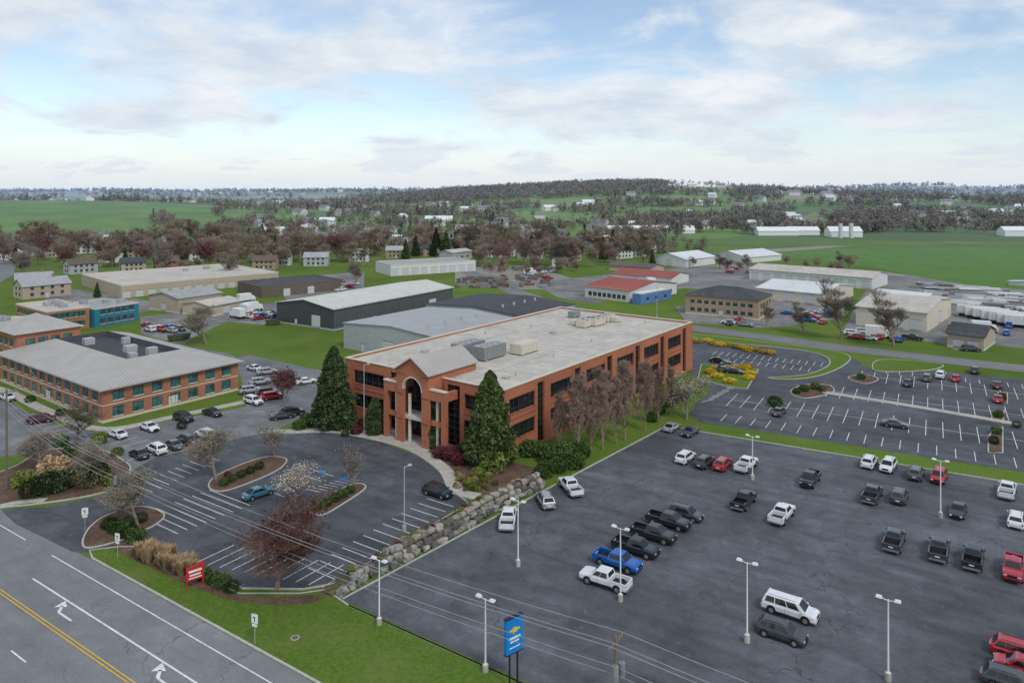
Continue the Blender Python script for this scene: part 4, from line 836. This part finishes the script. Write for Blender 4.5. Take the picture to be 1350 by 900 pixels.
# dealership sign
m=MB(); x,y=G(677,906)
for s in (-.45,.45): m.tube((s,0,-.1),(s,0,3.4),.09,.09,10,1)
m.box(-.95,.95,-.17,.17,3.3,6.4,0); m.box(-1.0,1.0,-.2,.2,3.22,3.3,1); m.box(-1.0,1.0,-.2,.2,6.4,6.48,1)
for s in (-.19,.18):
    m.box(-.6,.6,s,s+.01,5.25,5.45,2); m.box(-.24,.24,s-.005,s+.015,5.12,5.58,2); m.box(-.65,.65,s,s+.01,4.55,4.75,3); m.box(-.5,.5,s,s+.01,4.25,4.4,3); m.box(-.6,.6,s,s+.01,3.75,3.85,3)
o=m.obj('dealership_sign',['sign_blue','black_trim','gold','sign_white']); o.location=(x,y,0); o.rotation_euler=(0,0,math.radians(38))
m=MB()
for s in (-.85,.85): m.tube((s,0,-.1),(s,0,2.6),.08,.08,8,0)
m.box(-.95,.95,-.08,.08,1.0,2.4,0); m.box(-.7,.7,-.1,-.085,1.9,2.15,1); m.box(-.6,.6,-.1,-.085,1.5,1.68,1); m.box(-.7,.7,-.1,-.085,1.2,1.32,1)
m.add([(-.95,-.08,2.4),(.95,-.08,2.4),(.95,-.08,2.8),(-.95,.08,2.4),(.95,.08,2.4),(.95,.08,2.8)],[(0,1,2),(3,5,4),(0,2,5,3),(1,4,5,2)],0)
o=m.obj('red_entrance_sign',['sign_red','sign_white']); o.location=(*G(257,776),.1); o.rotation_euler=(0,0,math.radians(40))
for u,v,g in ((336,850,-20),(155,736,-20),(112,700,20)):
    m=MB(); m.tube((0,0,0),(0,0,3.1),.035,.035,7,1); m.box(-.38,.38,-.05,-.03,2.1,3.0,0); m.box(-.05,.05,-.06,-.052,2.25,2.7,2); m.box(-.22,.1,-.06,-.053,2.62,2.72,2); m.box(-.3,.3,-.05,-.03,1.75,2.02,0)
    o=m.obj('traffic_sign',['sign_white','galv','black_trim']); o.location=(*G(u,v),.1); o.rotation_euler=(0,0,math.radians(g))
# boulder wall
bm=bmesh.new(); bmesh.ops.create_icosphere(bm,subdivisions=2,radius=1); iv=[v.co.copy() for v in bm.verts]; ifc=[tuple(v.index for v in f.verts) for f in bm.faces]; bm.free()
def boulder(m,c,sx,sy,sz,a,mi):
    s=Vector((R.uniform(0,99),R.uniform(0,99),0)); vs=[]
    for v in iv:
        q=Vector([math.copysign(abs(k)**.55,k) for k in v]); q*=1+.35*noise.noise(v*1.4+s); x,y,z=q.x*sx/2*.85,q.y*sy/2*.85,q.z*sz/2*.85
        vs.append((c[0]+x*math.cos(a)-y*math.sin(a),c[1]+x*math.sin(a)+y*math.cos(a),c[2]+z))
    m.add(vs,ifc,mi)
A('rock2',(.13,.12,.105),.95,.4,1.6,.5,bump=.6); A('rock3',(.33,.30,.25),.95,.3,1.6,.5,bump=.6)
wl=cat(L((440,788),(475,766),(520,744),(600,704),(655,670),(712,642)),False,8)
m=MB(); seg=[0]
for i in range(1,len(wl)): seg.append(seg[-1]+math.dist(wl[i-1],wl[i]))
def along(s):
    for i in range(1,len(wl)):
        if s<=seg[i]:
            t=(s-seg[i-1])/(seg[i]-seg[i-1]); a=math.atan2(wl[i][1]-wl[i-1][1],wl[i][0]-wl[i-1][0]); return wl[i-1][0]+(wl[i][0]-wl[i-1][0])*t,wl[i-1][1]+(wl[i][1]-wl[i-1][1])*t,a
    return *wl[-1],a
for c in range(3):
    s=R.random()
    while s<seg[-1]:
        l=R.uniform(.6,1.9); hmax=.55+2.0*ss(0,14,s)
        if c*.72<hmax:
            x,y,a=along(min(s+l/2,seg[-1])); o=-.25+c*.35+R.uniform(-.18,.18); boulder(m,(x-math.sin(a)*o,y+math.cos(a)*o,.35+c*.68+R.uniform(-.08,.08)),l*1.1,R.uniform(.9,1.3),R.uniform(.75,1.05),a+R.uniform(-.3,.3),R.choice([0,0,1,2]))
        s+=l
m.obj('boulder_retaining_wall',['rock','rock2','rock3'])
m=MB(); L1=offs(wl,.9,False); L2=offs(wl,2.6,False)
for i in range(len(wl)-1):
    z=lambda j:.3+1.5*ss(0,14,seg[j]); m.quad((*wl[i],z(i)-.2),(*wl[i+1],z(i+1)-.2),(*L1[i+1],z(i+1)),(*L1[i],z(i))); m.quad((*L1[i],z(i)),(*L1[i+1],z(i+1)),(*L2[i+1],.05),(*L2[i],.05))
m.obj('planted_bank',['bank'],smooth=True)
for i in range(36):
    s=R.uniform(3,seg[-1]); x,y,a=along(s); o=R.uniform(.5,1.6); link('perennial_plant',SH[R.choice(['lime','maroon','hedge','tan'])],loc=(x-math.sin(a)*o,y+math.cos(a)*o,.3+1.2*ss(0,14,s)),sc=R.uniform(.35,.6))
fe=L((445,768),(520,726),(600,680),(618,668)); m=MB()
for i in range(len(fe)-1):
    p,q=fe[i],fe[i+1]; n=max(1,int(math.dist(p,q)/2.4)); a=math.atan2(q[1]-p[1],q[0]-p[0])
    for k in range(n+1):
        x,y=p[0]+(q[0]-p[0])*k/n,p[1]+(q[1]-p[1])*k/n; m.obox(x,y,0,1.15,.12,.12,a)
    for z in (.5,.95): m.obox((p[0]+q[0])/2,(p[1]+q[1])/2,z,z+.1,math.dist(p,q),.05,a)
m.obj('rail_fence',['roof_brown'])
m=MB()
for i in range(120):
    x,y=G(R.uniform(600,720),R.uniform(366,380)) if i<80 else G(R.uniform(640,740),R.uniform(353,358)); m.obox(x,y,0,R.uniform(.8,2.4),R.uniform(1.5,5),R.uniform(1,2.5),R.uniform(-.5,.5),R.randrange(3))
m.obj('stacked_building_materials',['roof_brown','metal_grey','wood'])
for u,v in ((240,447),(232,449),(360,428)):
    m=MB(); m.add([(-2,-.9,.2),(2,-.9,.2),(2,.9,.2),(-2,.9,.2),(-2.4,-1,1.6),(2.4,-1,1.6),(2.4,1,1.6),(-2.4,1,1.6)],[(0,1,5,4),(1,2,6,5),(2,3,7,6),(3,0,4,7),(3,2,1,0)]); m.box(-2.4,2.4,-1.02,1.02,1.6,1.7,1); o=m.obj('dumpster',['lf_ever20','black_trim']); o.location=(*G(u,v),.03); o.rotation_euler=(0,0,.5)
# ------------------------------------------------------------------ sky & sun
w=bpy.data.worlds.new('World'); bpy.context.scene.world=w; w.use_nodes=True; nt=w.node_tree; nt.nodes.clear()
out=nn(nt,'ShaderNodeOutputWorld'); sky=nn(nt,'ShaderNodeTexSky',sky_type='NISHITA'); sky.sun_disc=False
el,az=math.radians(48),math.radians(150)
sky.sun_elevation=el; sky.sun_rotation=az; sky.air_density=1.0; sky.dust_density=.3
bg=nn(nt,'ShaderNodeBackground'); bg.inputs[1].default_value=.145; nt.links.new(sky.outputs[0],bg.inputs[0])
tc=nn(nt,'ShaderNodeTexCoord'); sp=nn(nt,'ShaderNodeSeparateXYZ'); nt.links.new(tc.outputs['Generated'],sp.inputs[0])
zc=nn(nt,'ShaderNodeMath',operation='MAXIMUM'); nt.links.new(sp.outputs[2],zc.inputs[0]); zc.inputs[1].default_value=0
za=nn(nt,'ShaderNodeMath',operation='ADD'); nt.links.new(zc.outputs[0],za.inputs[0]); za.inputs[1].default_value=.2
def dv(s):
    d=nn(nt,'ShaderNodeMath',operation='DIVIDE'); nt.links.new(s,d.inputs[0]); nt.links.new(za.outputs[0],d.inputs[1]); return d.outputs[0]
cb=nn(nt,'ShaderNodeCombineXYZ'); nt.links.new(dv(sp.outputs[0]),cb.inputs[0]); nt.links.new(dv(sp.outputs[1]),cb.inputs[1]); cb.inputs[2].default_value=1.7
n1=noi(nt,cb.outputs[0],1.35,8,.58,.35); n2=noi(nt,cb.outputs[0],3.0,6,.62,.25)
cov=mapr(nt,n1,.42,.57); shade=mapr(nt,n2,.34,.66)
ccol=mixc(nt,shade,(.62,.71,.83),(.88,.91,.945))
hor=mapr(nt,sp.outputs[2],.0,.12,1,0)
ccol=mixc(nt,hor,ccol,(.74,.80,.87))
cl=nn(nt,'ShaderNodeBackground'); nt.links.new(ccol,cl.inputs[0]); cl.inputs[1].default_value=1.0
covm=nn(nt,'ShaderNodeMath',operation='MULTIPLY_ADD'); nt.links.new(cov,covm.inputs[0]); covm.inputs[1].default_value=.85; covm.inputs[2].default_value=.12
fx=nn(nt,'ShaderNodeMath',operation='MAXIMUM'); nt.links.new(covm.outputs[0],fx.inputs[0]); nt.links.new(hor,fx.inputs[1])
mx_=nn(nt,'ShaderNodeMixShader'); nt.links.new(fx.outputs[0],mx_.inputs[0]); nt.links.new(bg.outputs[0],mx_.inputs[1]); nt.links.new(cl.outputs[0],mx_.inputs[2]); nt.links.new(mx_.outputs[0],out.inputs[0])
sd=bpy.data.lights.new('sun','SUN'); sd.energy=1.5; sd.angle=math.radians(12); sd.color=(1,.96,.9); so=bpy.data.objects.new('sun',sd); bpy.context.scene.collection.objects.link(so)
dirv=Vector((math.sin(az)*math.cos(el),math.cos(az)*math.cos(el),math.sin(el))); so.rotation_euler=dirv.to_track_quat('Z','Y').to_euler(); so.location=(0,0,120)
cd=bpy.data.cameras.new('camera'); cam=bpy.data.objects.new('camera',cd); bpy.context.scene.collection.objects.link(cam); cam.location=(0,0,45); cam.rotation_euler=(math.radians(90),0,0)
cd.sensor_width=36; cd.lens=36*F/1350; cd.shift_y=-200/1350; cd.clip_start=.5; cd.clip_end=12000
sc=bpy.context.scene; sc.camera=cam; sc.view_settings.view_transform='Standard'; sc.view_settings.look='None'; sc.view_settings.exposure=0
